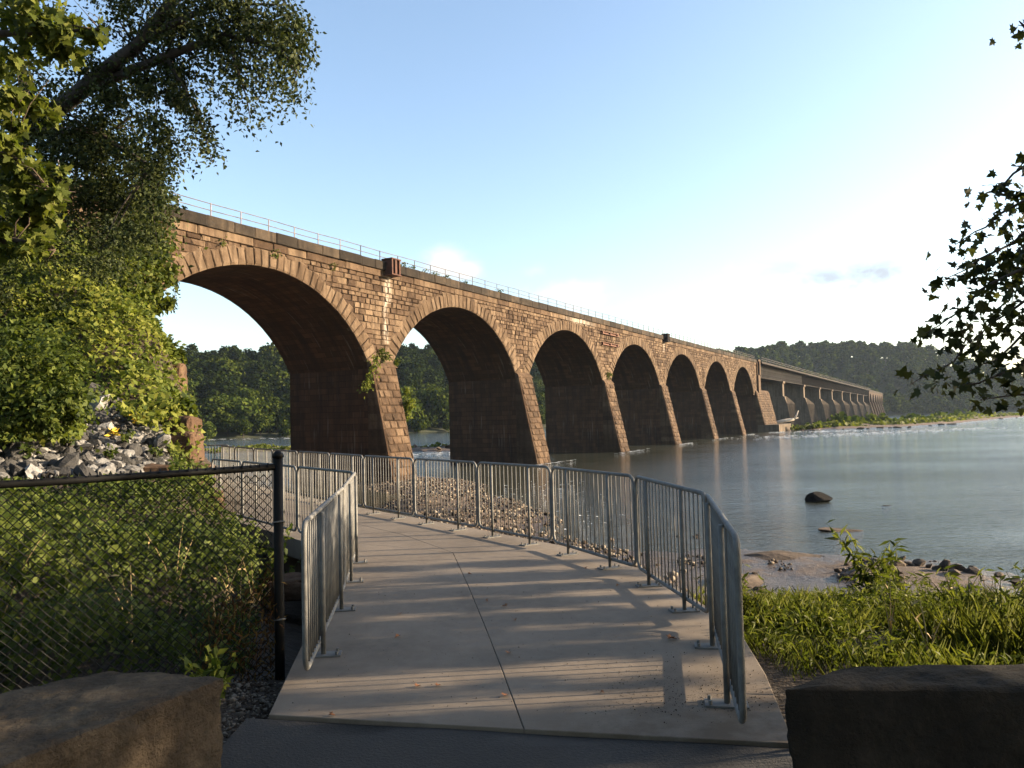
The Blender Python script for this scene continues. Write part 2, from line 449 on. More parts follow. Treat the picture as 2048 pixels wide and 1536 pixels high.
# ------------------------------------------------------------------ leaves
LEAF = {
    'oval': (np.array([(0, 0, 0), (.30, .38, .06), (0, 1, -.05), (-.30, .38, .06)]), [(0, 1, 2, 3)]),
    'blade': (np.array([(-.035, 0, 0), (.035, 0, 0), (.022, .55, .05), (0, 1, .22), (-.022, .55, .05)]), [(0, 1, 2, 3, 4)]),
    'long': (np.array([(0, 0, 0), (.11, .4, .05), (0, 1, -.12), (-.11, .4, .05)]), [(0, 1, 2, 3)]),
    'clump': (np.array([(-.5, -.2, .05), (-.1, -.5, -.05), (.45, -.25, .08), (.5, .3, -.06), (.05, .5, .05), (-.45, .3, -.05)]), [(0, 1, 2, 3, 4, 5)]),
}
_mp = [(0, 0), (.10, .16), (.42, .06), (.33, .26), (.52, .48), (.22, .52), (.19, .72), (0, 1.0)]
_mp = [(x, y, .10 * abs(x) - .12 * y * y) for x, y in _mp] + [(-x, y, .10 * abs(x) - .12 * y * y) for x, y in reversed(_mp[1:-1])]
_mp = np.array(_mp + [(0, .38, .0)])
LEAF['maple'] = (_mp, [(14, i, (i + 1) % 14) for i in range(14)])


def leaf_arrays(P, size, kind, outward=None, up=.5, droop=0.0, rng=RNG):
    T, fs = LEAF[kind]
    n = len(P)
    nr = rng.normal(size=(n, 3))
    nr[:, 2] = np.abs(nr[:, 2]) * .6 + up
    if outward is not None: nr += outward
    nr /= np.linalg.norm(nr, axis=1, keepdims=True)
    t = rng.normal(size=(n, 3)); t[:, 2] -= droop
    t -= nr * (t * nr).sum(1, keepdims=True)
    t /= np.linalg.norm(t, axis=1, keepdims=True)
    s = np.cross(t, nr)
    size = np.broadcast_to(size, (n,)) * rng.uniform(.7, 1.3, n)
    V = P[:, None, :] + size[:, None, None] * (T[None, :, 0:1] * s[:, None] + T[None, :, 1:2] * t[:, None] + T[None, :, 2:3] * nr[:, None])
    return V, fs


def leaves(name, P, size, kind, mat, parent=None, tint=None, rng=RNG, **kw):
    V, fs = leaf_arrays(P, size, kind, rng=rng, **kw)
    return raw_leaves(name, V, fs, mat, parent, tint, rng)


def raw_leaves(name, V, fs, mat, parent=None, tint=None, rng=RNG, link=True):
    n, k = V.shape[:2]
    me = bpy.data.meshes.new(name)
    fl = [np.array(f) for f in fs]
    loops = np.concatenate(fl)
    per = np.array([len(f) for f in fl])
    L = (loops[None] + (np.arange(n) * k)[:, None]).ravel()
    tot = np.tile(per, n)
    me.vertices.add(n * k); me.vertices.foreach_set('co', V.reshape(-1).astype(np.float32))
    me.loops.add(len(L)); me.loops.foreach_set('vertex_index', L.astype(np.int32))
    me.polygons.add(len(tot))
    me.polygons.foreach_set('loop_start', (np.cumsum(tot) - tot).astype(np.int32))
    if tint is None: tint = rng.uniform(0, 1, n)
    a = me.attributes.new('tint', 'FLOAT', 'FACE')
    a.data.foreach_set('value', np.repeat(tint, len(fl)).astype(np.float32))
    me.materials.append(M[mat] if isinstance(mat, str) else mat)
    me.update(calc_edges=True)
    me.validate()
    if not link: return me
    o = bpy.data.objects.new(name, me); COL.objects.link(o)
    if parent is not None: o.parent = parent
    return o


def clump_points(c, r, n, rng=RNG, shell=.55, flat=1.0, sub=0):
    c = np.asarray(c, float); r = np.asarray(r, float)
    if sub:                            # sprays of leaves spread through the volume, with gaps between them
        k = max(3, int(sub))
        d = rng.normal(size=(k, 3)); d /= np.linalg.norm(d, axis=1, keepdims=True)
        cc = d * (rng.uniform(.15, 1.0, k) ** .5)[:, None]
        i = rng.integers(k, size=n)
        sg = rng.uniform(.13, .30, k)[i]
        P = cc[i] + rng.normal(size=(n, 3)) * sg[:, None] * np.array([1, 1, .75])
        return P * r + c, cc[i]
    d = rng.normal(size=(n, 3)); d /= np.linalg.norm(d, axis=1, keepdims=True)
    lob = 1 + .28 * np.sin(d[:, 0] * 5 + c[0] * 3) * np.cos(d[:, 2] * 4 + c[1] * 2) + .2 * np.sin(d[:, 1] * 7 + c[2] * 5)
    rr = rng.uniform(shell ** 3, 1, n) ** (1 / 3) * lob
    P = d * rr[:, None] * r * np.array([1, 1, flat])
    return P + c, d


# ================================================================== TERRAIN
WZ = -3.25
CP = [  # (x, y, z) surveyed ground points of the near bank
    (-6, -20, 0), (0, -20, 0), (8, -20, 0), (-6, -5, 0), (0, -5, 0), (8, -5, 0), (20, -5, 0), (20, -20, 0), (-30, -20, 2), (-25, -5, 2),
    (0, 0, -.04), (-3, 0, -.03), (3, 0, -.04), (0, 3, -.05), (-2, 3, -.05), (2, 3, -.06), (4, 2, -.1), (8, 3, -.4), (16, 4, -2.6),
    (-1.5, 4.4, -.10), (0, 4.6, -.35), (1.6, 4.5, -.10), (2.5, 4.5, -.12), (4, 5, -.25), (6, 6, -.5), (9, 8, -1.0),
    (2.0, 6, -.25), (3, 7.5, -.45), (4.5, 8.5, -.65), (6, 9.5, -.95), (1.9, 8, -.55), (3.4, 10, -1.0), (5, 11.5, -1.4), (8, 11.5, -1.6), (11, 11, -2.0),
    (1.6, 10, -1.3), (2.2, 12, -1.9), (.4, 11.6, -1.7), (4.5, 14, -2.4), (8, 14, -2.5), (11.5, 14, -2.8),
    (-.6, 13, -1.9), (1.5, 15, -2.6), (-1.5, 15, -2.1), (3, 18, -2.95), (6, 18.5, -3.05), (10, 17.5, -3.05), (13.3, 17, -3.1),
    (8.2, 22, -3.2), (10.5, 22.5, -3.02), (12.5, 22, -3.05), (14.5, 21.5, -3.25), (15, 18.5, -3.25), (18, 14, -3.3), (22, 9, -3.3),
    (5.5, 23.5, -3.12), (7.7, 24.8, -3.08), (9.3, 25.7, -3.14), (10.8, 26.6, -3.3), (7.4, 28, -3.3), (12, 25, -3.25), (13.5, 26.5, -3.3),
    (5, 30, -3.42), (2.5, 28, -3.2), (0, 22, -2.75), (-1.5, 28, -2.8), (.8, 33, -3.25), (-.4, 40, -3.2), (-2.5, 36, -2.75), (-4.5, 30, -2.6),
    (-3.2, 46, -3.0), (-6, 44, -2.7), (-3.8, 56, -3.15), (-8, 54, -2.85), (-6, 64, -3.25), (-10, 62, -2.9), (-12, 70, -3.25), (-16, 66, -2.9), (-20, 76, -3.25),
    (-28, 70, -2.9), (-30, 82, -3.3), (-26, 95, -3.35),
    (2, 50, -3.7), (10, 40, -3.8), (20, 30, -4), (24, 16, -4), (30, 5, -4), (0, 70, -4), (-12, 84, -4), (-20, 100, -4.2), (-40, 100, -4.2), (20, 60, -4.5), (40, 40, -4.5), (40, 0, -4.5), (40, -20, -4), (30, -20, -3),
    # walkway corridor (ground under the slab)
    (-2.6, 13, -1.0), (-4, 16, -1.2), (-6, 19, -1.0), (-8, 21.7, -1.0), (-10, 24.2, -.9), (-5.5, 21, -1.9), (-8, 26, -1.9), (-12, 30, -1.5),
    # gully left of the slab, ground behind the chain link
    (-2.1, 5.5, -.15), (-2.1, 7, -.55), (-2.5, 9, -.85), (-3.4, 10.6, -.75), (-4.3, 12, -.35), (-5.3, 13.2, .05),
    (-3.4, 5.6, -.3), (-3.2, 7, -.3), (-4, 9, -.05), (-5, 11, .3), (-6.2, 12.6, .75), (-6, 8, .1), (-8, 10, .7), (-9, 12.2, 1.0), (-12, 12.5, 1.2), (-4.5, 4, -.15), (-10, 6, .6),
    # riprap slope and vine slope
    (-6.7, 14.4, .75), (-7.3, 15.6, 1.05), (-7.2, 16.6, 1.45), (-8.5, 14.5, 1.35), (-10.5, 14.6, 1.7), (-13, 15, 1.9), (-8.2, 17, 2.1), (-10, 17, 2.7), (-13, 17.5, 3.2),
    (-7.9, 18, 2.2), (-8.9, 20, 3.5), (-10.2, 22, 4.6), (-11.5, 24, 5.5), (-12, 20, 4.6), (-15, 20, 5.2), (-14.5, 24, 6.6), (-18, 24, 7.4), (-14.5, 29, 7.4), (-18, 34, 9), (-22, 40, 11), (-20, 30, 9.0), (-26, 36, 12.4),
    (-25, 24, 9), (-30, 30, 12.5), (-20, 15, 4.5), (-28, 10, 4.5), (-34, 44, 14), (-40, 30, 14), (-45, 55, 14), (-30, 52, 13.5), (-27, 47, 13), (-40, 5, 6),
    # drop from the bank edge to the shore
    (-7.5, 18.25, -.3), (-8.65, 20.4, -.3), (-10.2, 22.7, -.3), (-11.6, 25.2, .0), (-13, 29.3, 2.5), (-12.2, 27.6, .0), (-16.5, 34.5, 2), (-14.5, 33.5, -1.6), (-20.5, 41, 3), (-17.5, 40, -2.2), (-23, 47, 2), (-20.5, 47, -2.4), (-30, 60, 4), (-24, 58, -2.6), (-40, 72, 2), (-60, 60, 10), (-60, 90, -2.5), (-60, 20, 10), (-60, -20, 6),
]
CP = np.array(CP, float)


def _k(r): return np.sqrt(r * r + .09)


_D = _k(np.linalg.norm(CP[:, None, :2] - CP[None, :, :2], axis=2))
_A = np.block([[_D + np.eye(len(CP)) * -.12, np.c_[np.ones(len(CP)), CP[:, :2]]],
               [np.r_[np.ones((1, len(CP))), CP[:, :2].T], np.zeros((3, 3))]])
_w = np.linalg.solve(_A, np.r_[CP[:, 2], 0, 0, 0])


def ground_z(x, y):
    x = np.asarray(x, float); y = np.asarray(y, float)
    sh = np.broadcast(x, y).shape
    q = np.c_[np.broadcast_to(x, sh).ravel(), np.broadcast_to(y, sh).ravel()]
    out = np.empty(len(q))
    for i in range(0, len(q), 4000):
        p = q[i:i + 4000]
        out[i:i + 4000] = _k(np.linalg.norm(p[:, None] - CP[None, :, :2], axis=2)) @ _w[:-3] + _w[-3] + p @ _w[-2:]
    return out.reshape(sh)


def gz(x, y): return float(ground_z(np.array([x]), np.array([y]))[0])


def grid(name, xs, ys, zf, mat, uv=False):
    X, Y = np.meshgrid(xs, ys)
    Z = zf(X, Y)
    V = np.stack([X, Y, Z], -1).reshape(-1, 3)
    nx, ny = len(xs), len(ys)
    fs = [(j * nx + i, j * nx + i + 1, (j + 1) * nx + i + 1, (j + 1) * nx + i) for j in range(ny - 1) for i in range(nx - 1)]
    return mesh_obj(name, V, fs, mat, smooth=True)


def _soft(a, b, step): return list(np.arange(a, b, step))


gx = np.array(_soft(-60, -26, 2.0) + _soft(-26, -14, .6) + _soft(-14, 16, .28) + _soft(16, 41, 1.2))
gy = np.array(_soft(-20, 2, 1.5) + _soft(2, 30, .28) + _soft(30, 60, .8) + _soft(60, 102, 2.0))


def bank_z(X, Y):
    Z = ground_z(X, Y)
    rough = .05 * np.sin(X * 3.1 + Y * 1.7) * np.sin(Y * 2.7 - X) + .03 * np.sin(X * 7.3) * np.sin(Y * 6.1)
    return Z + rough * np.clip((np.abs(X) + np.abs(Y - 3) - 3) / 3, 0, 1) * np.where(Z < -2.4, .55, 1.0)


ground = grid('ground', gx, gy, bank_z, 'ground')
tag(ground, kind='structure')

river = mesh_obj('river', [(-2500, -1500, WZ), (2500, -1500, WZ), (2500, 2500, WZ), (-2500, 2500, WZ)], [(0, 1, 2, 3)], 'water')
tag(river, kind='structure')
bed = mesh_obj('river_bed', [(-2500, -1500, -5.2), (2500, -1500, -5.2), (2500, 2500, -5.2), (-2500, 2500, -5.2)], [(0, 1, 2, 3)], 'ground')
tag(bed, kind='structure')

# ---- far shore and wooded hills
SH = np.array([(-900, -100), (-420, 120), (-250, 190), (-100, 268), (-35, 304), (40, 385), (110, 480), (200, 585), (310, 645), (420, 640), (560, 590), (900, 420), (1500, 100)], float)


def shore_dist(x, y):
    P = np.stack([np.ravel(x), np.ravel(y)], -1)
    best = np.full(len(P), 1e9); sign = np.ones(len(P))
    for a, b in zip(SH[:-1], SH[1:]):
        ab = b - a; t = np.clip(((P - a) @ ab) / (ab @ ab), 0, 1)
        q = a + t[:, None] * ab; d = np.linalg.norm(P - q, axis=1)
        s = np.sign(ab[0] * (P[:, 1] - a[1]) - ab[1] * (P[:, 0] - a[0]))
        u = d < best; best[u] = d[u]; sign[u] = s[u]
    return (best * sign).reshape(np.shape(x))


def sstep(a, b, x):
    t = np.clip((x - a) / (b - a), 0, 1); return t * t * (3 - 2 * t)


def ridge(x, y):
    a = np.degrees(np.arctan2(x, y))
    return np.interp(a, [-70, -40, -27, -24, -20, -17, -13, -8, -4, 5, 12, 16, 20, 25, 28, 30.5, 34.5, 40, 60], [26, 27, 24, 30, 27, 28, 31, 36, 34, 36, 47, 50, 56, 55, 56, 43, 19, 12, 12])


def hill_z(x, y):
    d = shore_dist(x, y)
    z = np.where(d < 0, -4.5 + 0 * d, -3.3 + 3.2 * sstep(0, 22, d))
    z = z + ridge(x, y) * sstep(14, 135, d) + 2.0 * np.sin(x * .035) * np.sin(y * .03) * sstep(20, 80, d)
    return np.where(d < -25, -6., z)


hx = np.arange(-900, 1300, 11.0); hy = np.arange(-100, 1000, 11.0)
hills = grid('wooded_hills', hx, hy, hill_z, 'hill')
tag(hills, kind='structure')

# ================================================================== WALKWAY
RIGHT = [(1.135, 3.88), (1.54, 6.05), (1.28, 8.0), (.48, 9.75), (-.55, 11.2), (-1.7, 12.75), (-2.85, 14.25), (-3.85, 15.75), (-4.94, 17.19), (-5.98, 18.67), (-6.97, 20.19), (-8.03, 21.67), (-9.02, 23.19)]
LEFT = [(-1.37, 4.88), (-1.70, 7.48), (-2.03, 9.62), (-3.23, 11.2), (-4.75, 13.15), (-5.80, 14.45)]
pl = [(-1.47, 4.47), (-1.60, 5.4), (-1.88, 7.5), (-2.22, 9.72), (-3.42, 11.35), (-4.94, 13.3), (-6.0, 14.6), (-6.6, 16.3), (-7.55, 18.4), (-8.8, 20.5), (-10.7, 22.9), (-13.2, 23.7)]
pr = [(1.40, 3.92), (1.60, 4.95), (1.74, 6.05), (1.5, 8.1), (.66, 9.9), (-.38, 11.37), (-1.53, 12.92), (-2.68, 14.42), (-4.8, 17.35), (-6.8, 20.35), (-8.9, 23.5), (-13.2, 25.2)]
pc = [(.02, 4.18), (-.12, 5.2), (-.28, 6.3), (-.5, 7.75), (-.81, 9.67), (-1.7, 11.3), (-2.9, 12.9), (-4.2, 14.6), (-5.9, 16.9), (-8.0, 20.2), (-10.1, 23.05), (-13.2, 24.3)]


def slab(poly, parent, ztop=0.0, th=.28, name='slab'):
    n = len(poly); b = .004
    c = np.mean(poly, axis=0)
    vs = [(x, y, ztop - th) for x, y in poly] + [(x, y, ztop - b) for x, y in poly]
    ins = []
    for i, (x, y) in enumerate(poly):
        p0 = np.array(poly[i - 1]); p1 = np.array((x, y)); p2 = np.array(poly[(i + 1) % n])
        d1 = (p1 - p0) / np.linalg.norm(p1 - p0); d2 = (p2 - p1) / np.linalg.norm(p2 - p1)
        nn = np.array([-(d1 + d2)[1], (d1 + d2)[0]]); nn /= max(np.linalg.norm(nn), 1e-6)
        ins.append((x + nn[0] * b * 1.2, y + nn[1] * b * 1.2, ztop))
    vs += ins
    fs = [tuple(range(2 * n, 3 * n))] + [(i, (i + 1) % n, n + (i + 1) % n, n + i) for i in range(n)] + [(n + i, n + (i + 1) % n, 2 * n + (i + 1) % n, 2 * n + i) for i in range(n)]
    fs.append(tuple(range(n - 1, -1, -1)))
    return mesh_obj(name, vs, fs, 'concrete', parent)


path_mb = MB()
pb = [(x * 1.0, y) for x, y in pl]
for i in range(len(pl) - 1):          # bearing beam under the slabs
    a0, a1, b0, b1 = np.array(pl[i]), np.array(pl[i + 1]), np.array(pr[i]), np.array(pr[i + 1])
    q = [a0 * .92 + b0 * .08, b0 * .92 + a0 * .08, b1 * .92 + a1 * .08, a1 * .92 + b1 * .08]
    if i == 0: q[0][1] += .1; q[1][1] += .1
    path_mb.add([(*p, -1.9) for p in q] + [(*p, -.281) for p in q], [(0, 3, 2, 1), (4, 5, 6, 7), (0, 1, 5, 4), (1, 2, 6, 5), (2, 3, 7, 6), (3, 0, 4, 7)])
path = path_mb.build('path', 'far_concrete')
tag(path, kind='structure')
g = .0022
breaks = [0, 4, 8, 11]
for s0, s1 in zip(breaks[:-1], breaks[1:]):
    L = [np.array(p) for p in pl[s0:s1 + 1]]; C = [np.array(p) for p in pc[s0:s1 + 1]]; Rr = [np.array(p) for p in pr[s0:s1 + 1]]
    def shrink(seq):
        seq = [s.copy() for s in seq]
        if s0: seq[0] += (seq[1] - seq[0]) * g / np.linalg.norm(seq[1] - seq[0])
        seq[-1] -= (seq[-1] - seq[-2]) * g / np.linalg.norm(seq[-1] - seq[-2])
        return seq
    L, C, Rr = shrink(L), shrink(C), shrink(Rr)
    for A, B in ((L, [c - np.array((g, 0)) for c in C]), ([c + np.array((g, 0)) for c in C], Rr)):
        slab([tuple(p) for p in A[::1]][::-1] + [tuple(p) for p in B] if False else [tuple(p) for p in B] + [tuple(p) for p in A[::-1]], path)

asph = grid('forecourt', np.arange(-1.6, 2.2, .2), np.arange(-8, 4.61, .2), lambda X, Y: 0 * X - .022 + .004 * np.sin(X * 5) * np.sin(Y * 4), 'asphalt')
# trim the sheet to the slab's near edge
for v in asph.data.vertices:
    lim = 4.455 - (v.co.x + 1.47) * .19
    if v.co.y > lim: v.co.y = lim
tag(asph, kind='structure')

# ================================================================== VIADUCT
O = np.array([-4.7677, 71.2966, 0.0])
dvec = np.array([math.sin(AZ), math.cos(AZ), 0]); nvec = np.array([math.cos(AZ), -math.sin(AZ), 0])
VROT = math.pi / 2 - AZ


def vloc(s, o, z): return O + dvec * s + nvec * o + np.array([0, 0, z])   # along, out towards upstream, up


S = 24.0; RI = 12.22; ZC = .09; RE = RI + 1.3; HP = 1.25; WD = 8.86
ZSPR = ZC + math.sqrt(RI ** 2 - (S / 2 - HP) ** 2)
TA = math.acos((S / 2 - HP) / RI)                 # springing angle above horizontal
ZSTR0, ZSTR1, ZTOP = 13.50, 14.05, 14.78
NARCH = 7
CEN = [(-24 + 24 * i) for i in range(NARCH)]
S0, S1 = -40.0, 134.6
via = empty('stone_arch_viaduct', O, VROT)
tag(via, 'long brown sandstone railway viaduct of round arches stepping across the river', 'viaduct')


def arc(c, r, a0, a1, n): return [(c - r * math.cos(t), ZC + r * math.sin(t)) for t in np.linspace(a0, a1, n)]


# --- core: barrels, spandrel backing, deck  (local: x along, y inward, z up)
def core(cens, s0, s1, hp, parent, name='core', zbot=-5.0, rec=.10, wd=WD, mat='barrel', nseg=28):
    vs, fs, uv = [], [], []
    def quad(a, b, c, d, ua, ub, uc, ud):
        k = len(vs); vs.extend([a, b, c, d]); fs.append((k, k + 1, k + 2, k + 3)); uv.extend([ua, ub, uc, ud])
    for c in cens:
        pts = arc(c, RI, TA, math.pi - TA, nseg + 1)
        ln = 0
        for (x0, z0), (x1, z1) in zip(pts[:-1], pts[1:]):
            dl = math.hypot(x1 - x0, z1 - z0)
            quad((x0, rec, z0), (x1, rec, z1), (x1, wd, z1), (x0, wd, z0), (0, ln), (0, ln + dl), (wd, ln + dl), (wd, ln))
            ln += dl
            for y, flip in ((rec, 0), (wd, 1)):     # spandrel backing
                a = [(x0, y, z0), (x0, y, ZSTR0), (x1, y, ZSTR0), (x1, y, z1)]
                if flip: a = a[::-1]
                quad(*a, *[(p[0], p[2]) for p in a])
    # solid over the piers / ends
    edges = [s0] + [e for c in cens for e in (c - S / 2 + hp, c + S / 2 - hp)] + [s1]
    for a, b in zip(edges[0::2], edges[1::2]):
        for y, flip in ((rec, 0), (wd, 1)):
            q = [(a, y, ZSPR - .01), (a, y, ZSTR0), (b, y, ZSTR0), (b, y, ZSPR - .01)]
            if flip: q = q[::-1]
            quad(*q, *[(p[0], p[2]) for p in q])
    for x in (s0, s1):
        q = [(x, rec, ZSPR), (x, wd, ZSPR), (x, wd, ZSTR0), (x, rec, ZSTR0)]
        quad(*q, *[(p[1], p[2]) for p in q])
    q = [(s0, .4, ZSTR0 + .9), (s1, .4, ZSTR0 + .9), (s1, wd - .3, ZSTR0 + .9), (s0, wd - .3, ZSTR0 + .9)]
    quad(*q, *[(p[0], p[1]) for p in q])
    q = [(s0, wd - .3, ZSTR0), (s0, wd - .3, ZSTR0 + .9), (s1, wd - .3, ZSTR0 + .9), (s1, wd - .3, ZSTR0)]
    quad(*q, *[(p[0], p[2]) for p in q])
    q = [(s0, .4, ZSTR0), (s1, .4, ZSTR0), (s1, .4, ZSTR0 + .9), (s0, .4, ZSTR0 + .9)]
    quad(*q, *[(p[0], p[2]) for p in q])
    return mesh_obj(name, vs, fs, mat, parent, uvs=uv)


core(CEN, S0, S1, HP, via)


def rock_face(corners, front, back, bulge, rs, inset=.16):
    """block: 4 corners (x,z) ccw seen from the front; y = -front (out) .. back"""
    c = np.array(corners, float); m = c.mean(0)
    ins = m + (c - m) * (1 - inset) + rs.normal(0, .012, (4, 2))
    vs = [(x, back, z) for x, z in c] + [(x, -front, z) for x, z in c]
    vs += [(x, -front - bulge * rs.uniform(.35, 1.3), z) for x, z in ins]
    fs = [(0, 1, 5, 4), (1, 2, 6, 5), (2, 3, 7, 6), (3, 0, 4, 7), (4, 5, 9, 8), (5, 6, 10, 9), (6, 7, 11, 10), (7, 4, 8, 11), (8, 9, 10, 11)]
    return vs, fs


# --- arch rings and voussoirs
vr = np.random.default_rng(3)
for c in CEN:
    n = 41
    ang = np.linspace(TA + .015, math.pi - TA - .015, n + 1)
    ang[1:-1] += vr.normal(0, .0022, n - 1)
    bm = MB()
    for a0, a1 in zip(ang[:-1], ang[1:]):
        p = [(c - RI * math.cos(a0), ZC + RI * math.sin(a0)), (c - RI * math.cos(a1), ZC + RI * math.sin(a1)),
             (c - (RE - .12) * math.cos(a1), ZC + (RE - .12) * math.sin(a1)), (c - (RE - .12) * math.cos(a0), ZC + (RE - .12) * math.sin(a0))]
        bm.add([(x, .05, z) for x, z in p], [(0, 1, 2, 3)])
    ring = bm.build('arch_ring', 'mortar', via)
    for k, (a0, a1) in enumerate(zip(ang[:-1], ang[1:])):
        e = .0016; r0 = RI - .005 + vr.uniform(0, .02); r1 = RE + vr.choice([-.14, -.05, .05, .14])
        p = [(c - r0 * math.cos(a0 + e), ZC + r0 * math.sin(a0 + e)), (c - r1 * math.cos(a0 + e), ZC + r1 * math.sin(a0 + e)),
             (c - r1 * math.cos(a1 - e), ZC + r1 * math.sin(a1 - e)), (c - r0 * math.cos(a1 - e), ZC + r0 * math.sin(a1 - e))]
        p = [(x, min(z, ZSTR0 - .012)) for x, z in p][::-1]
        vs, fs = rock_face(p, .03 + vr.uniform(0, .035), .35, .075, vr, .22)
        mesh_obj('voussoir', vs, fs, 'voussoir', ring, float(vr.uniform(0, 1)))

# --- spandrel stones, nearest 300 one by one, the rest as one part
stones = []
zrow = 6.55
while zrow < ZSTR0 - .05:
    h = vr.choice([.34, .40, .46, .54]); h = min(h, ZSTR0 - zrow)
    if ZSTR0 - (zrow + h) < .25: h = ZSTR0 - zrow
    for i in range(-1, NARCH):
        zt = zrow + h - ZC
        hc = math.sqrt(max(RE ** 2 - zt ** 2, 0)) - .25
        a = S0 if i < 0 else CEN[i] + hc
        b = CEN[0] - hc if i < 0 else (CEN[i + 1] - hc if i + 1 < NARCH else S1 - .0)
        if b - a < .3: continue
        x = a
        while x < b - .05:
            w = vr.uniform(.42, 1.25)
            if b - (x + w) < .35: w = b - x
            stones.append((x, x + w, zrow, zrow + h)); x += w
    zrow += h
spw = MB()
for i in range(-1, NARCH):
    a = S0 if i < 0 else CEN[i]; b = CEN[0] if i < 0 else (CEN[i + 1] if i + 1 < NARCH else S1)
    N_ = 24
    for k in range(N_):
        x0, x1 = a + (b - a) * k / N_, a + (b - a) * (k + 1) / N_
        def low(x):
            z = ZSPR
            for c in CEN:
                if abs(x - c) < RE - .2: z = max(z, ZC + math.sqrt((RE - .2) ** 2 - (x - c) ** 2))
            return min(z, ZSTR0 - .02)
        spw.add([(x0, .07, low(x0)), (x1, .07, low(x1)), (x1, .07, ZSTR0 - .01), (x0, .07, ZSTR0 - .01)], [(0, 1, 2, 3)])
wall = spw.build('spandrel_wall', 'mortar', via)
stones.sort(key=lambda q: np.linalg.norm(vloc((q[0] + q[1]) / 2, 0, 10) - EYE) if q[0] > -30.5 else 999)
rest = MB()
for k, (x0, x1, z0, z1) in enumerate(stones):
    j = .011
    p = [(x0 + j, z0 + j), (x1 - j, z0 + j), (x1 - j, z1 - j), (x0 + j, z1 - j)]
    vs, fs = rock_face(p, vr.uniform(-.03, .035), .30, .085, vr, .2)
    t = float(np.clip(vr.normal(.5, .27), 0, 1))
    if k < 300: mesh_obj('stone', vs, fs, 'stone', wall, t)
    else: rest.add(vs, fs, t)
tag(rest.build('far_stones', 'stone', wall), kind='stuff')

# --- string course and coping stones
def run_of_stones(name, z0, z1, out, back, lo, hi, mat, inset, bul):
    x = S0
    while x < S1 - .1:
        w = vr.uniform(lo, hi)
        if S1 - (x + w) < lo * .6: w = S1 - x
        dz = vr.uniform(-.025, .025) if name == 'coping_stone' else 0
        p = [(x + .010, z0 + .006), (x + w - .010, z0 + .006), (x + w - .010, z1 + dz), (x + .010, z1 + dz)]
        vs, fs = rock_face(p, out + vr.uniform(-.02, .03), back, bul, vr, inset)
        mesh_obj(name, vs, fs, mat, via, float(vr.uniform(0, 1)))
        x += w


run_of_stones('string_course_stone', ZSTR0, ZSTR1, .10, .5, 1.3, 2.7, 'stone', .1, .05)
run_of_stones('coping_stone', ZSTR1, ZTOP, .26, .7, 1.5, 2.6, 'coping', .1, .05)

# --- handrail
hr = MB()
zr = ZTOP + .90
for z in (zr, ZTOP + .47):
    pts = [(x, .12 + .015 * math.sin(x * .9), z + .02 * math.sin(x * .7)) for x in np.arange(S0, S1 + 1, 2.36)]
    hr.tube(pts, .028, 6)
rail = hr.build('handrail', 'pipe', via)
pm = MB(); pm.tube([(0, 0, -.1), (0, 0, .93)], .038, 6); pm.box(-.09, .09, -.09, .09, -.1, .03)
for i, x in enumerate(np.arange(S0, S1, 2.36)):
    mt = 'pipe_white' if x < -16 else ('pipe_dark' if x < -8 else 'pipe')
    mesh_obj('post', pm.v, pm.f, mt, rail, .5).location = (x, .12, ZTOP)

# --- rusty steel box heads and tie beams on the face
for sx, sc in ((-10.9, 1.0), (61.4, 1.0)):
    b = MB()
    b.box(sx - .55, sx - .40, -.95, .2, 13.75, 14.95); b.box(sx + .40, sx + .55, -.95, .2, 13.75, 14.95)
    b.box(sx - .40, sx + .40, -.80, .2, 13.85, 14.85); b.box(sx - .62, sx + .62, -1.0, .1, 14.95, 15.05)
    b.box(sx - .62, sx + .62, -1.0, .1, 13.66, 13.75); b.box(sx - .12, sx + .12, -.94, -.80, 13.75, 14.95)
    tag(b.build('drain_box', 'rust' if sx < 0 else 'girder', via), 'rusty steel box bolted through the parapet')
for z in (12.98, 11.48):
    b = MB()
    b.box(34.3, 40.3, -.36, -.08, z + .13, z + .18); b.box(34.3, 40.3, -.36, -.08, z - .18, z - .13); b.box(34.3, 40.3, -.12, -.08, z - .13, z + .13)
    for x in (34.6, 37.3, 40.0): b.box(x - .12, x + .12, -.34, -.12, z - .13, z + .13)
    tag(b.build('tie_beam', 'rust_red', via), 'red rusted steel channel fixed across the wall')


# --- piers with cutwaters
def cut_out(z): return .38 + .222 * (6.35 - z)


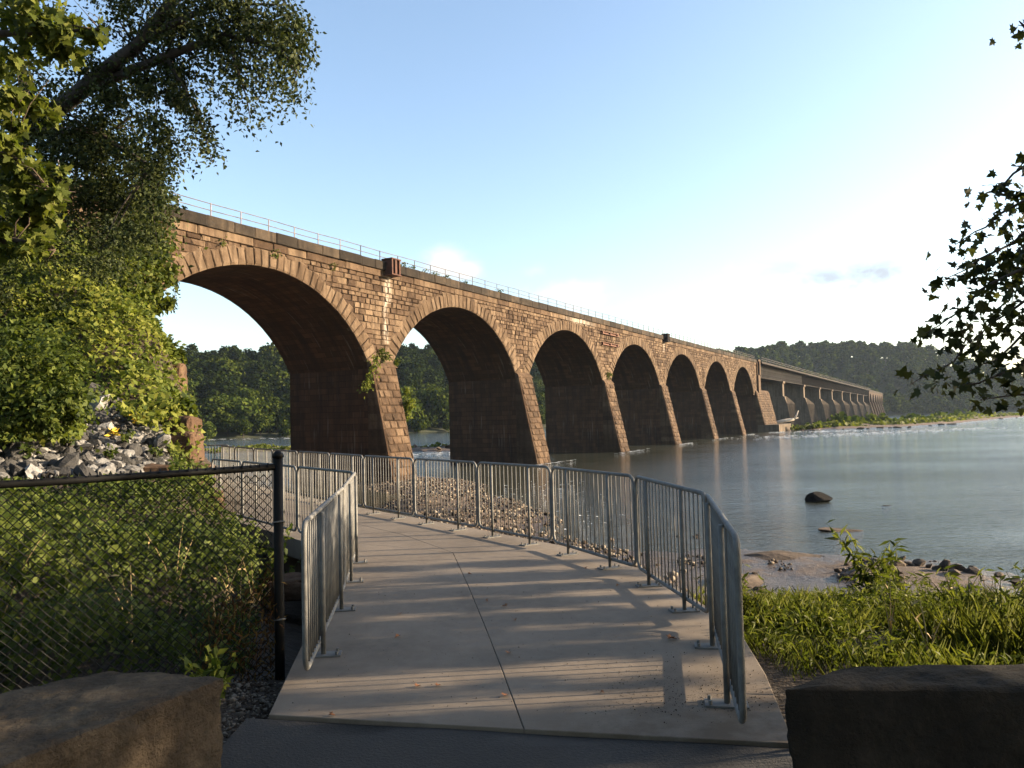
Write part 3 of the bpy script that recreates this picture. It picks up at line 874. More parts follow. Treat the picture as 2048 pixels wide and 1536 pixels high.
def pier(c, hw=1.62, ztop=6.35, single=True, left=True, right=True, zb=-5.0, par=via, stone_parts=True, cap=True):
    vs, fs, uv = [], [], []
    def quad(*q):
        k = len(vs); vs.extend(q); fs.append((k, k + 1, k + 2, k + 3))
        uv.extend([(p[1] if abs(q[0][0] - q[2][0]) < .3 else p[0], p[2]) for p in q])
    h = hw - .37 if single else hw - .2
    # shaft walls
    quad((c - h, .02, zb), (c - h, .02, ZSPR + .02), (c - h, WD, ZSPR + .02), (c - h, WD, zb))
    quad((c + h, .02, zb), (c + h, WD, zb), (c + h, WD, ZSPR + .02), (c + h, .02, ZSPR + .02))
    quad((c - h, WD, zb), (c - h, WD, ZSPR), (c + h, WD, ZSPR), (c + h, WD, zb))
    quad((c - h, .02, zb), (c + h, .02, zb), (c + h, .02, ZSPR + .02), (c - h, .02, ZSPR + .02))
    # backing of the cutwater, just inside the stones
    q = hw - .09
    for z0, z1 in ((zb, ztop - .05),):
        o0, o1 = cut_out(z0) - .07, cut_out(z1) - .07
        quad((c - q, -o0, z0), (c + q, -o0, z0), (c + q, -o1, z1), (c - q, -o1, z1))
        quad((c - q, .02, z0), (c - q, -o0, z0), (c - q, -o1, z1), (c - q, .02, z1))
        quad((c + q, -o0, z0), (c + q, .02, z0), (c + q, .02, z1), (c + q, -o1, z1))
    p = mesh_obj('pier', vs, fs, 'barrel', par, uvs=uv)
    rst = MB()
    z = -3.9
    row = 0
    while z < ztop - .3:
        hgt = .62 if z + .62 < ztop - .3 else ztop - .3 - z
        z1 = z + hgt
        nst = max(2, int(round(2 * hw / 1.15)))
        xs = [c - hw] + sorted(c - hw + 2 * hw * ((k + (.28 if row % 2 else .72)) / nst) + vr.uniform(-.12, .12) for k in range(nst - (0 if nst > 3 else 0))) + [c + hw]
        xs = [xs[0]] + [x for x in xs[1:-1] if x - xs[0] > .35 and xs[-1] - x > .35] + [xs[-1]]
        for k, (a, b) in enumerate(zip(xs[:-1], xs[1:])):
            oo0, oo1 = cut_out(z), cut_out(z1)
            j = .014
            a2, b2 = a + (0 if k == 0 else j), b - (0 if k == len(xs) - 2 else j)
            zl, zh = z + j, z1 - j
            ch = .26                                     # rounded arrises at the shoulders
            if k == 0 or k == len(xs) - 2:
                s_ = 1 if k == 0 else -1
                e0 = a2 if k == 0 else b2; e1 = b2 if k == 0 else a2
                def prof(oz): return [(e0, .0), (e0, -oz + ch * 1.15), (e0 + s_ * ch * .3, -oz + ch * .38), (e0 + s_ * ch, -oz), (e1, -oz), (e1, .0)]
                lo, hi_ = prof(oo0), prof(oo1)
                vv = [(x, y, zl) for x, y in lo] + [(x, y, zh) for x, y in hi_]
                bx = (e0 + s_ * ch + e1) / 2; bl = vr.uniform(.02, .09)
                i0 = len(vv)
                vv += [(e0 + s_ * (ch + .06), -oo0 - bl, zl + .09), (e1 - s_ * .09, -oo0 - bl * vr.uniform(.5, 1.2), zl + .09), (e1 - s_ * .09, -oo1 - bl, zh - .09), (e0 + s_ * (ch + .06), -oo1 - bl * vr.uniform(.5, 1.2), zh - .09)]
                ff = [(0, 1, 7, 6), (1, 2, 8, 7), (2, 3, 9, 8), (4, 5, 11, 10), (6, 7, 8, 9, 10, 11), (5, 4, 3, 2, 1, 0),
                      (3, 4, 13, 12), (4, 10, 14, 13), (10, 9, 15, 14), (9, 3, 12, 15), (12, 13, 14, 15)]
                if s_ < 0: ff = [f[::-1] for f in ff]
            else:
                ins = .1; bl = vr.uniform(.03, .1)
                vv = [(a2, 0, zl), (b2, 0, zl), (b2, 0, zh), (a2, 0, zh), (a2, -oo0, zl), (b2, -oo0, zl), (b2, -oo1, zh), (a2, -oo1, zh),
                      (a2 + ins, -oo0 - bl, zl + .09), (b2 - ins, -oo0 - bl * vr.uniform(.5, 1.2), zl + .09), (b2 - ins, -oo1 - bl, zh - .09), (a2 + ins, -oo1 - bl * vr.uniform(.5, 1.2), zh - .09)]
                ff = [(0, 1, 5, 4), (1, 2, 6, 5), (2, 3, 7, 6), (3, 0, 4, 7), (4, 5, 9, 8), (5, 6, 10, 9), (6, 7, 11, 10), (7, 4, 8, 11), (8, 9, 10, 11)]
            t = float(np.clip(vr.normal(.5, .25), 0, 1))
            if stone_parts and z > -3.5: mesh_obj('stone', vv, ff, 'pier_stone', p, t)
            else: rst.add(vv, ff, t)
        z = z1; row += 1
    if cap:
        cb = MB(); o1 = cut_out(z)
        vv = [(c - hw - .04, .02, z), (c + hw + .04, .02, z), (c + hw + .04, -o1 - .06, z), (c - hw - .04, -o1 - .06, z),
              (c - hw + .12, .02, z + .62), (c + hw - .12, .02, z + .62), (c + hw - .12, -o1 + .12, z + .26), (c - hw + .12, -o1 + .12, z + .26)]
        cb.add(vv, [(0, 1, 2, 3), (7, 6, 5, 4), (3, 2, 6, 7), (1, 5, 6, 2), (0, 3, 7, 4), (0, 4, 5, 1)])
        cb.build('cap_stone', 'pier_stone', p)
    if rst.f: tag(rst.build('lower_stones', 'pier_stone', p), kind='stuff')
    return p


PC = [-36] + [-12 + 24 * i for i in range(6)]
for i, c in enumerate(PC):
    pier(c, stone_parts=(0 < i < 5))
pier(140.6, hw=8.2, ztop=6.9, single=False, stone_parts=False, cap=True)

# end turret above the last pier where stone meets steel
tb = MB()
tb.box(134.6, 137.2, -.55, WD, 6.5, 10.9); tb.box(134.6, 137.0, -.35, WD, 10.9, 14.4); tb.box(134.5, 137.3, -.7, WD, 14.4, 14.9); tb.box(135.2, 136.4, -.8, -.35, 11.0, 14.4)
tb.build('end_pilaster', 'stone', via)

# ================================================================== GIRDER SPANS
gird = empty('steel_girder_bridge', O, VROT)
tag(gird, 'dark steel plate girder spans on tall tapered concrete piers in mid river', 'bridge')
GP = [173.5, 213.5, 253, 292.5, 332, 371, 411, 452]
ends = [137.3] + GP + [495.0]
stf = MB(); stf.box(-.09, .09, -.26, 0, -3.05, -.02)
for a, b in zip(ends[:-1], ends[1:]):
    for y0 in (1.0, 6.6):
        m_ = MB()
        m_.box(a + .15, b - .15, y0, y0 + .1, 10.75, 13.85); m_.box(a + .15, b - .15, y0 - .33, y0 + .43, 13.85, 13.95); m_.box(a + .15, b - .15, y0 - .33, y0 + .43, 10.6, 10.75)
        gg = m_.build('girder', 'girder', gird)
        if y0 < 2:
            for k in range(21):
                x = a + .6 + (b - a - 1.2) * k / 20
                mesh_obj('stiffener', stf.v, stf.f, 'pipe' if a < 180 else 'girder', gg, .5).location = (x, y0, 13.85)
    m_ = MB(); m_.box(a, b, -.9, 8.2, 14.05, 14.35); m_.box(a, b, -1.0, -.9, 14.0, 14.5)
    m_.build('deck', 'girder', gird)
m_ = MB()
for z in (15.0, 15.5): m_.tube([(137.3, -.9, z), (495, -.9, z)], .04, 5)
hh = m_.build('handrail', 'pipe', gird)
pm2 = MB(); pm2.tube([(0, 0, 0), (0, 0, 1.2)], .045, 5)
for x in np.arange(138, 495, 4.0): mesh_obj('post', pm2.v, pm2.f, 'pipe_dark', hh, .5).location = (x, -.9, 14.4)


def taper_pier(c, par):
    hw = 1.55
    m2 = MB()
    m2.box(c - hw * .8, c + hw * .8, .2, WD - .4, 4.4, 10.58)
    lev = [(-5.0, 2.5, 5.0), (3.9, .9, 2.9), (6.1, .25, .35)]
    vs = []
    for z, sh_, ap in lev: vs += [(c - hw, WD - .2, z), (c - hw, -sh_, z), (c, -ap, z), (c + hw, -sh_, z), (c + hw, WD - .2, z)]
    fs = [(4, 3, 2, 1, 0), (10, 11, 12, 13, 14)]
    for l_ in (0, 5): fs += [(l_ + k, l_ + (k + 1) % 5, l_ + 5 + (k + 1) % 5, l_ + 5 + k) for k in range(5)]
    m2.add(vs, fs)
    p = m2.build('pier', 'far_concrete', par)
    b = MB(); b.box(c - 1.0, c + 1.0, .35, 1.75, 10.581, 10.6); b.box(c - 1.7, c + 1.7, -.1, WD - .2, 9.9, 10.58)
    b.build('bearing_shelf', 'far_concrete', p)
    return p


for c in GP: taper_pier(c, gird)

# ================================================================== FAR ARCHES
far = empty('far_stone_viaduct', O, VROT)
tag(far, 'far stub of stone arches beyond the steel girder spans', 'viaduct')
FC = [507.5 + 24 * i for i in range(6)]
core(FC, 495.2, 640, HP, far, mat='stone', rec=0.0, nseg=16)
fb = MB(); fb.box(495.2, 640, -.3, .6, ZSTR1, ZTOP); fb.box(495.2, 640, -.1, .55, ZSTR0, ZSTR1); fb.build('parapet', 'coping', far)
for c in [496.8] + [519.5 + 24 * i for i in range(5)]:
    m2 = MB()
    o0, o1 = 3.2, .4
    prof = [(-o0, -5.0), (-o1, 6.35), (.02, 6.7), (WD, 6.7), (WD + 1.5, -5)]
    n = 5
    vs = [(c - 1.6, y, z) for y, z in prof] + [(c + 1.6, y, z) for y, z in prof]
    m2.add(vs, [tuple(range(n - 1, -1, -1)), tuple(range(n, 2 * n))] + [(i, (i + 1) % n, n + (i + 1) % n, n + i) for i in range(n)])
    m2.build('pier', 'pier_stone', far)

#PART2
# ================================================================== BARRIER PANELS
PH = 1.07
pk = MB(); pk.tube([(0, 0, .098), (0, 0, PH - .02)], .0072, 6); PICKET = None
po = MB(); po.tube([(0, -.032, .011), (0, -.032, PH - .03)], .018, 8)
plm = MB(); plm.box(-.06, .06, -.16, .085, .001, .012)
blt = MB(); blt.tube([(0, 0, .010), (0, 0, .036)], .011, 6)
DATA = {}


def part(name, mb, mat, parent, loc=(0, 0, 0), smooth=False, key=None):
    key = key or name
    if key not in DATA:
        o = mesh_obj(name, mb.v, mb.f, mat, parent, mb.t, smooth); DATA[key] = o.data
    else:
        o = mesh_obj(name, None, None, None, parent, data=DATA[key])
    o.location = loc
    return o


def barrier(p0, p1, label, group=None, side=1, z0=0.0):
    p0 = np.array(p0); p1 = np.array(p1); L = np.linalg.norm(p1 - p0)
    e = empty('barrier_panel', (p0[0], p0[1], z0), math.atan2(*(p1 - p0)[::-1]))
    tag(e, label, 'barrier', group)
    f = MB(); r = .10; a, b, lo, hi = .022, L - .022, .098, PH - .021
    pts = []
    for cx, cz, a0 in ((b - r, hi - r, 0), (a + r, hi - r, 90), (a + r, lo + r, 180), (b - r, lo + r, 270)):
        for k in range(6):
            t = rad(a0 + 90 * k / 5); pts.append((cx + r * math.cos(t), 0, cz + r * math.sin(t)))
    pts.append(pts[0]); pts.append(pts[1])
    f.tube(pts, .0185, 10, caps=False)
    f.build('frame', 'galv', e, smooth=True)
    n = int(round((L - .1) / .098))
    for k in range(n):
        part('picket', pk, 'galv', e, (.05 + (L - .1) * (k + .5) / n, 0, 0), True)
    for t in (.26, .76):
        q = part('post', po, 'galv', e, (L * t, 0, 0), True)
        if side < 0: q.scale = (1, -1, 1)
        w = part('base_plate', plm, 'galv', e, (L * t, 0, 0))
        if side < 0: w.scale = (1, -1, 1)
        for bx, by in ((-.04, -.13), (.04, -.13), (-.04, .06), (.04, .06)):
            part('bolt', blt, 'galv', w, (bx, by, 0))
    return e


lab_r = 'galvanised picket barrier panel in the curved row along the river side of the walkway'
for i, (a, b) in enumerate(zip(RIGHT[:-1], RIGHT[1:])):
    lab = lab_r
    if i == 1: lab = 'barrier panel joining the end panel where the river side row bends'
    if i == 0: lab = 'end barrier panel of the river side row, standing in front of the grass'
    barrier(a, b, lab, 'river side barrier panels' if i > 1 else None, side=-1, z0=0.0)
barrier(LEFT[0], LEFT[1], 'end barrier panel beside the black chain link post', side=1)
barrier(LEFT[1], LEFT[2], 'second barrier panel on from the black chain link post, joined at a bend', side=1)
for a, b in zip(LEFT[2:-1], LEFT[3:]):
    barrier(a, b, 'galvanised barrier panel on the raised slab edge behind the chain link fence', 'bank side barrier panels', side=1)
for k in range(2):
    barrier((-9.15 - 1.9 * k, 24.25 + .25 * k), (-11.02 - 1.9 * k, 24.5 + .25 * k), 'distant barrier panel at the turn where the walkway goes behind the stone blocks', 'barrier panels at the far turn', side=-1)

# ================================================================== CHAIN LINK FENCE
fp = np.array([-1.80, 5.74]); fd = np.array([-3.35, 4.91]) - np.array([-1.87, 5.84]); fd /= np.linalg.norm(fd)
fence = empty('chain_link_fence', (fp[0], fp[1], 0), math.atan2(fd[1], fd[0]))
tag(fence, 'black chain link fence with round post and top rail in front of the bushes', 'fence')
for x in (0, 3.05):
    m_ = MB(); m_.tube([(x, 0, -.7), (x, 0, 1.44)], .037, 12); m_.tube([(x, 0, 1.44), (x, 0, 1.465), (x, 0, 1.49)], [.045, .043, .02], 12)
    m_.build('post', 'black_paint', fence, True)
m_ = MB(); m_.tube([(0, 0, 1.37), (1.5, 0, 1.352), (3.05, 0, 1.36), (3.6, 0, 1.36)], .026, 10); m_.build('top_rail', 'black_paint', fence, True)
m_ = MB()
dw, dh = .062, .066
for i in range(int(3.5 / dw)):
    x0 = .04 + i * dw
    pts = []
    nz = int(1.78 / dh)
    for k in range(nz * 2 + 1):
        z = -.40 + k * dh / 2
        sag = .004 * math.sin(i * .7 + k * .5)
        pts.append((x0 + (dw * .5 if (k % 2) else -dw * .02) + (dw * .02 if k % 2 else 0), -.03 + (.0035 if (k + i) % 2 else -.0035) + sag, z))
    m_.tube(pts, .0042, 4, caps=False)
for i in range(int(3.5 / dw)):
    x0 = .04 + i * dw + dw
    pts = []
    for k in range(nz * 2 + 1):
        z = -.40 + k * dh / 2
        pts.append((x0 - (dw * .49 if (k % 2) else dw * .02), -.03 + (-.0035 if (k + i) % 2 else .0035) + .004 * math.sin(i * .7 + k * .5), z))
    m_.tube([(x, y, z) for x, y, z in pts], .0042, 4, caps=False)
m_.build('wire_mesh', 'black_paint', fence)
m_ = MB()
for i in range(int(3.4 / (dw * 1.0))):        # knuckled wire ends bent over the rail
    x = .06 + i * dw
    m_.tube([(x, -.035, 1.33), (x + .008, -.03, 1.385), (x + .016, .005, 1.40), (x + .02, .03, 1.375)], .006 if i % 3 == 0 else .0035, 5)
m_.build('knuckles', 'black_paint', fence)
m_ = MB()
for z in (.22, .95):
    m_ = MB(); m_.tube([(.0 + .043 * math.cos(t), .043 * math.sin(t), z + .01 * math.sin(t)) for t in np.linspace(0, 2 * math.pi, 13)], .006, 5)
    m_.build('tie_band', 'galv', fence)


# ================================================================== BLOCKS AND ROCKS
def nz3(P, seed, freq):
    r = np.random.default_rng(seed); out = np.zeros(len(P))
    for k in range(14):
        w = r.normal(size=3) * freq * (1 + .5 * (k % 5)); out += np.sin(P @ w + r.uniform(0, 6.28)) / (1 + .5 * (k % 5))
    return out / 6


def block(name, corners, mat, seed, n=9, amp=.03, rnd=.06, label=None, cat='block', group=None, freq=3.5):
    """corners: bottom 4 ccw then top 4 ccw (world)"""
    C = np.array(corners, float); vs = {}; V = []; fs = []
    def vid(u, v, w):
        k = (round(u * n), round(v * n), round(w * n))
        if k not in vs: vs[k] = len(V); V.append((u, v, w))
        return vs[k]
    g_ = [i / n for i in range(n + 1)]
    for i in range(n):
        for j in range(n):
            a, b, c, d = g_[i], g_[i + 1], g_[j], g_[j + 1]
            fs.append((vid(a, c, 0), vid(a, d, 0), vid(b, d, 0), vid(b, c, 0)))
            fs.append((vid(a, c, 1), vid(b, c, 1), vid(b, d, 1), vid(a, d, 1)))
            fs.append((vid(a, 0, c), vid(b, 0, c), vid(b, 0, d), vid(a, 0, d)))
            fs.append((vid(a, 1, c), vid(a, 1, d), vid(b, 1, d), vid(b, 1, c)))
            fs.append((vid(0, a, c), vid(0, a, d), vid(0, b, d), vid(0, b, c)))
            fs.append((vid(1, a, c), vid(1, b, c), vid(1, b, d), vid(1, a, d)))
    Q = np.array(V); u, v, w = Q.T
    T = lambda a, b, t: a * (1 - t)[:, None] + b * t[:, None]
    bot = T(T(C[0][None], C[1][None], u), T(C[3][None], C[2][None], u), v)
    top = T(T(C[4][None], C[5][None], u), T(C[7][None], C[6][None], u), v)
    P = T(bot, top, w)
    cen = P.mean(0); D = np.abs(Q - .5) * 2
    e = np.sort(D, axis=1)[:, 1]                        # near an edge?
    P = P - (P - cen) * (rnd * np.clip((e - .72) / .28, 0, 1) ** 2)[:, None]
    nn = (P - cen) / np.linalg.norm(P - cen, axis=1, keepdims=True)
    P = P + nn * (amp * nz3(P, seed, freq) + amp * .9 * nz3(P, seed + 50, freq * 4))[:, None]
    chip = np.clip(nz3(P, seed + 90, freq * 1.6) - .22, 0, 1) * np.clip((e - .6) / .4, 0, 1)
    P = P - (P - cen) * (chip * 2.4 * rnd * 2)[:, None]
    o = mesh_obj(name, P, fs, mat, smooth=False)
    if label: tag(o, label, cat, group)
    return o


zt = .44
block('stone_block', [(-2.05, 2.72, -.1), (-1.47, 3.80, -.1), (-2.20, 4.00, -.1), (-3.1, 3.0, -.1), (-2.02, 2.75, zt), (-1.46, 3.83, zt), (-2.12, 3.98, zt + .01), (-3.0, 3.12, zt + .02)],
      'block', 5, 30, .015, .03, 'big tan sandstone block lying on the ground in front of the chain link fence', freq=6)
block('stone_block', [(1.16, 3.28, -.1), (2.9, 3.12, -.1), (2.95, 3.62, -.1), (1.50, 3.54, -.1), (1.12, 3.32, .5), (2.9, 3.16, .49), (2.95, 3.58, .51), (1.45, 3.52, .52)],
      'shaded_block', 9, 26, .015, .04, 'dark shaded stone block beside the end of the river side barrier', freq=6)


def make_rock(seed, sub=2, flat=.75):
    import bmesh
    bm = bmesh.new(); bmesh.ops.create_icosphere(bm, subdivisions=sub, radius=1)
    r = np.random.default_rng(seed)
    V = np.array([v.co[:] for v in bm.verts])
    sc = np.array([r.uniform(.8, 1.3), r.uniform(.65, 1.0), flat * r.uniform(.75, 1.1)])
    V = V * sc
    for k in range(11):
        d = r.normal(size=3); d /= np.linalg.norm(d); lim = r.uniform(.30, .66)
        over = V @ d - lim; V = V - np.where(over > 0, over, 0)[:, None] * d
    V += (nz3(V, seed, 5) * .03)[:, None]
    F_ = [tuple(v.index for v in f.verts) for f in bm.faces]
    bm.free()
    return V, F_


ROCKS = {}
RV = [make_rock(300 + k, 1, .7) for k in range(12)]
for mt in ('grey_rock', 'shore_rock'):
    for k in range(12):
        V, F_ = make_rock(40 + k + (50 if mt == 'shore_rock' else 0), 2, .75 if mt == 'grey_rock' else .5)
        me = bpy.data.meshes.new('rock'); me.from_pydata([tuple(v) for v in V], [], F_); me.materials.append(M[mt])
        a = me.attributes.new('tint', 'FLOAT', 'FACE'); a.data.foreach_set('value', [float(RNG.uniform(0, 1))] * len(F_))
        me.update(); ROCKS[mt, k] = me


def rock(mt, loc, size, label, group, name='rock', flat=1.0, cat='rock'):
    o = bpy.data.objects.new(name, ROCKS[mt, int(RNG.integers(12))]); COL.objects.link(o)
    o.location = loc; o.scale = (size, size, size * flat)
    o.rotation_euler = (RNG.normal(0, .35 if flat > .7 else .08), RNG.normal(0, .35 if flat > .7 else .08), RNG.uniform(0, 6.28))
    return tag(o, label, cat, group)


def px(P):
    q = np.asarray(P, float) - EYE; z = q @ _fw
    return np.stack([1024 + F * (q @ _R) / z, 768 - F * (q @ _U) / z], -1)


def inpoly(p, poly):
    x, y = p[:, 0], p[:, 1]; c = np.zeros(len(p), bool); j = len(poly) - 1
    for i in range(len(poly)):
        xi, yi = poly[i]; xj, yj = poly[j]
        c ^= ((yi > y) != (yj > y)) & (x < (xj - xi) * (y - yi) / (yj - yi + 1e-12) + xi); j = i
    return c


RIP = [(-60, 872), (60, 882), (165, 872), (168, 790), (205, 792), (265, 835), (330, 868), (345, 905), (335, 950), (-60, 962)]
X = RNG.uniform(-15, -5.8, 60000); Y = RNG.uniform(11.8, 18.5, 60000); Z = ground_z(X, Y)
RP = np.c_[X, Y, Z]; ok = inpoly(px(RP), RIP); RP = RP[ok]
placed = []
for p in RP:
    r = float(np.clip(RNG.lognormal(-1.62, .34), .12, .38))
    if all((p[0] - q[0]) ** 2 + (p[1] - q[1]) ** 2 > (.52 * (r + q[2])) ** 2 for q in placed):
        placed.append((p[0], p[1], r))
        rock('grey_rock', (p[0], p[1], gz(p[0], p[1]) + r * .28), r, 'angular grey limestone rock in the heap on the bank slope', 'grey riprap rocks on the bank')
    if len(placed) >= 190: break

# small chips wedged between the big stones
Vs = []; Ts = []
for p in RP[RNG.permutation(len(RP))[:1500]]:
    r = RNG.uniform(.035, .12); V0, F0 = RV[int(RNG.integers(12))]
    a_ = RNG.uniform(0, 6.28); Rm = np.array([[math.cos(a_), math.sin(a_), 0], [-math.sin(a_), math.cos(a_), 0], [0, 0, 1]])
    Vs.append(V0 @ Rm * r + np.array([p[0], p[1], gz(p[0], p[1]) + r * .5])); Ts.append(RNG.uniform(0, 1))
tag(raw_leaves('rubble', np.array(Vs), F0, 'grey_rock', tint=np.array(Ts)), 'small grey stone chips filling the gaps of the rock heap', 'rubble', kind='stuff')


def blk(name, p, Y, wpx, hpx, depth, rot, seed, label, mat='brown_rock', amp=.05):
    c = at(p[0], p[1], Y); w = wpx / F * Y / 2; h = hpx / F * Y / 2; dd = depth / 2
    ca, sa = math.cos(rot), math.sin(rot)
    cs = []
    for z in (-h, h):
        for a, b in ((-w, -dd), (w, -dd), (w, dd), (-w, dd)):
            k = 1.0 if z < 0 else .93
            cs.append((c[0] + k * (a * ca - b * sa), c[1] + k * (a * sa + b * ca), c[2] + z))
    return block(name, cs, mat, seed, 8, amp, .10, label, 'stone', freq=4)


blk('wall_stone', (366, 898), 16.2, 66, 62, .8, .1, 1, 'large brown squared stone at the foot of the bank beside the walkway turn')
blk('wall_stone', (370, 858), 16.5, 50, 46, .6, -.1, 2, 'rough upright brown stone resting on a larger squared stone')
blk('wall_stone', (405, 965), 14.9, 46, 70, .7, .3, 3, 'reddish brown stone wedged below the squared stones by the barrier')
blk('wall_stone', (300, 945), 14.2, 120, 26, .6, .05, 4, 'long flat buff stone slab half buried under the grey rocks')
blk('wall_stone', (425, 1005), 13.6, 40, 44, .5, .2, 6, 'broken red stone edging the slab behind the chain link mesh')
blk('wall_stone', (352, 757), 20.0, 36, 60, .8, .2, 7, 'weathered stone poking out of the vines at the bank edge')
_c = at(240, 660, 20.5)
block('boulder', [(_c[0] - .62, _c[1] - .5, _c[2] - .6), (_c[0] + .6, _c[1] - .6, _c[2] - .75), (_c[0] + .6, _c[1] + .5, _c[2] - .5), (_c[0] - .5, _c[1] + .5, _c[2] - .4),
                  (_c[0] - .42, _c[1] - .35, _c[2] + .45), (_c[0] + .5, _c[1] - .5, _c[2] - .12), (_c[0] + .5, _c[1] + .4, _c[2] + .05), (_c[0] - .3, _c[1] + .4, _c[2] + .5)],
      'brown_rock', 12, 8, .05, .12, 'smooth brown boulder jutting out of the vine covered slope', 'boulder', freq=2.5)
blk('wall_stone', (592, 1172), 9.6, 110, 40, .7, .1, 14, 'orange brown footing stone beside the walkway slab', amp=.03)

# rocks in the river and on the mud
def one_rock(name, c, sz, seed, mat, label, flat=.5, cat='rock'):
    V, F_ = make_rock(seed, 3, .9)
    V = V * np.array(sz) + np.array(c)
    return tag(mesh_obj(name, V, F_, mat, tint=[.5] * len(F_)), label, cat)


one_rock('rock', (16.55, 40.8, WZ + .12), (.72, .45, .50), 174, 'black_rock', 'lone black wet rock standing out of the open river')
one_rock('rock', (13.2, 31.0, WZ + .02), (1.15, .5, .16), 78, 'shore_rock', 'low flat brown rock just breaking the calm shallows')
one_rock('rock', (18.9, 38.5, WZ), (.35, .2, .06), 79, 'black_rock', 'small dark stone awash beside the lone black rock')
one_rock('rock_ledge', (8.4, 25.2, WZ + .02), (2.1, 1.2, .42), 80, 'shore_rock', 'flat reddish rock ledge at the water edge behind the end barrier')
one_rock('rock_ledge', (10.4, 22.3, WZ + .06), (2.0, 1.3, .42), 81, 'shore_rock', 'broad flat mud covered ledge behind the tall weed')
one_rock('rock_ledge', (6.2, 21.6, WZ + .12), (1.6, 1.1, .36), 82, 'shore_rock', 'pinkish mud ledge beside the narrow pool')
for k in range(30):
    t = RNG.uniform(0, 1)
    x = 11.2 + 4.2 * t + RNG.normal(0, .35); y = 23.6 - 3.2 * t + RNG.normal(0, .55)
    rock('shore_rock', (x, y, max(gz(x, y), WZ) + .04), float(np.clip(RNG.lognormal(-1.5, .4), .1, .5)), 'brown stone in the scatter at the tip of the mud bar', 'stones on the mud bar', flat=.8)
for k in range(14):
    x = RNG.uniform(1.2, 7.5); y = RNG.uniform(20, 31)
    rock('shore_rock', (x, y, max(gz(x, y), WZ) + .03), float(np.clip(RNG.lognormal(-2.0, .4), .06, .3)), 'small wet stone in the shallows seen through the barrier pickets', 'stones in the shallows', flat=.7)

# loose gravel of the shore: uncountable
def pebbles(name, n, box, zlo, zhi, lo, hi):
    V0, F0 = make_rock(5, 1, .7)
    Xp = RNG.uniform(box[0], box[1], n); Yp = RNG.uniform(box[2], box[3], n); Zp = ground_z(Xp, Yp)
    k = (Zp > zlo) & (Zp < zhi) & ((np.sin(Xp * .9 + 2) * np.sin(Yp * .8) + .5 * np.sin(Xp * 2.3 - Yp) > .35) | (name != 'mud_stones')); Xp, Yp, Zp = Xp[k], Yp[k], Zp[k]; n = len(Xp)
    a = RNG.uniform(0, 6.28, n); s = np.clip(RNG.lognormal(math.log(lo), .45, n), lo * .4, hi)
    c, sn = np.cos(a)[:, None], np.sin(a)[:, None]
    vx = V0[None, :, 0] * c - V0[None, :, 1] * sn; vy = V0[None, :, 0] * sn + V0[None, :, 1] * c
    V = np.stack([Xp[:, None] + vx * s[:, None], Yp[:, None] + vy * s[:, None], Zp[:, None] + (V0[None, :, 2] + .25) * s[:, None]], -1)
    o = raw_leaves(name, V, F0, 'pebble')
    return tag(o, 'loose brown gravel of the shore below the walkway', 'gravel', kind='stuff')


pebbles('gravel', 16000, (-14, 4.0, 11, 62), -3.3, -1.6, .075, .22)

pebbles('mud_stones', 4200, (1.5, 14.5, 13.5, 26), -3.24, -2.0, .06, .22)['label'] = 'stones and broken rock bits bedded in the brown mud flat'
pebbles('forecourt_gravel', 5200, (-2.3, -1.46, 2.2, 5.6), -1, 1, .011, .035)['label'] = 'dark grit and small stones between the sandstone block and the slab'
pebbles('verge_gravel', 2600, (1.8, 3.2, 3.5, 4.7), -1, 1, .011, .035)['label'] = 'brown grit on the verge behind the dark block'
_n = 2600
_x = np.concatenate([RNG.normal(1.1, .45, 1300), RNG.uniform(-1.4, 1.6, 1300)]); _y = np.concatenate([4.35 + np.abs(RNG.normal(0, .45, 1300)), RNG.uniform(4.2, 9, 1300)])
_kk = (_x < 1.6) & (_x > -1.45) & (_y > 4.48 - (_x + 1.47) * .19 + .02); _x, _y = _x[_kk], _y[_kk]
_V0, _F0 = make_rock(6, 1, .6); _s = np.clip(RNG.lognormal(-5.9, .5, len(_x)), .0012, .008)
_V = np.stack([_x[:, None] + _V0[None, :, 0] * _s[:, None], _y[:, None] + _V0[None, :, 1] * _s[:, None], (_V0[None, :, 2] + .35) * _s[:, None]], -1)
tag(raw_leaves('grit', _V, _F0, 'shore_rock'), 'fine brown grit and crumbs of soil strewn on the walkway slab', 'grit', kind='stuff')

# ================================================================== PLANTS ON THE GROUND
# grass bank right of the walkway
def blades(n, box, hlo, hhi, cond):
    Xp = RNG.uniform(box[0], box[1], n); Yp = RNG.uniform(box[2], box[3], n); Zp = ground_z(Xp, Yp)
    k = cond(Xp, Yp, Zp); P = np.c_[Xp, Yp, Zp - .02][k]; n = len(P)
    patch = .55 + .45 * np.sin(P[:, 0] * 1.7 + 1) * np.sin(P[:, 1] * 1.3) + .25 * np.sin(P[:, 0] * 4.1 + P[:, 1] * 3)
    h = RNG.uniform(hlo, hhi, n) * np.clip(.35 + .85 * patch, .18, 1.5)
    T, fs = LEAF['blade']
    a = RNG.uniform(0, 6.28, n); side = np.c_[np.cos(a), np.sin(a), np.zeros(n)]
    lean = np.c_[-np.sin(a), np.cos(a), np.zeros(n)] * RNG.uniform(.1, .9, n)[:, None]
    up = np.array([0, 0, 1.]) + lean * .5; up /= np.linalg.norm(up, axis=1, keepdims=True)
    bend = lean
    wd = (.055 / np.maximum(h, .05))[:, None, None] * RNG.uniform(.6, 1.6, n)[:, None, None]
    V = P[:, None] + h[:, None, None] * (T[None, :, 0:1] * side[:, None] * wd + T[None, :, 1:2] * up[:, None] + T[None, :, 2:3] * 1.6 * bend[:, None])
    return V, fs, np.clip(.25 + .5 * patch + RNG.normal(0, .2, n), 0, 1)


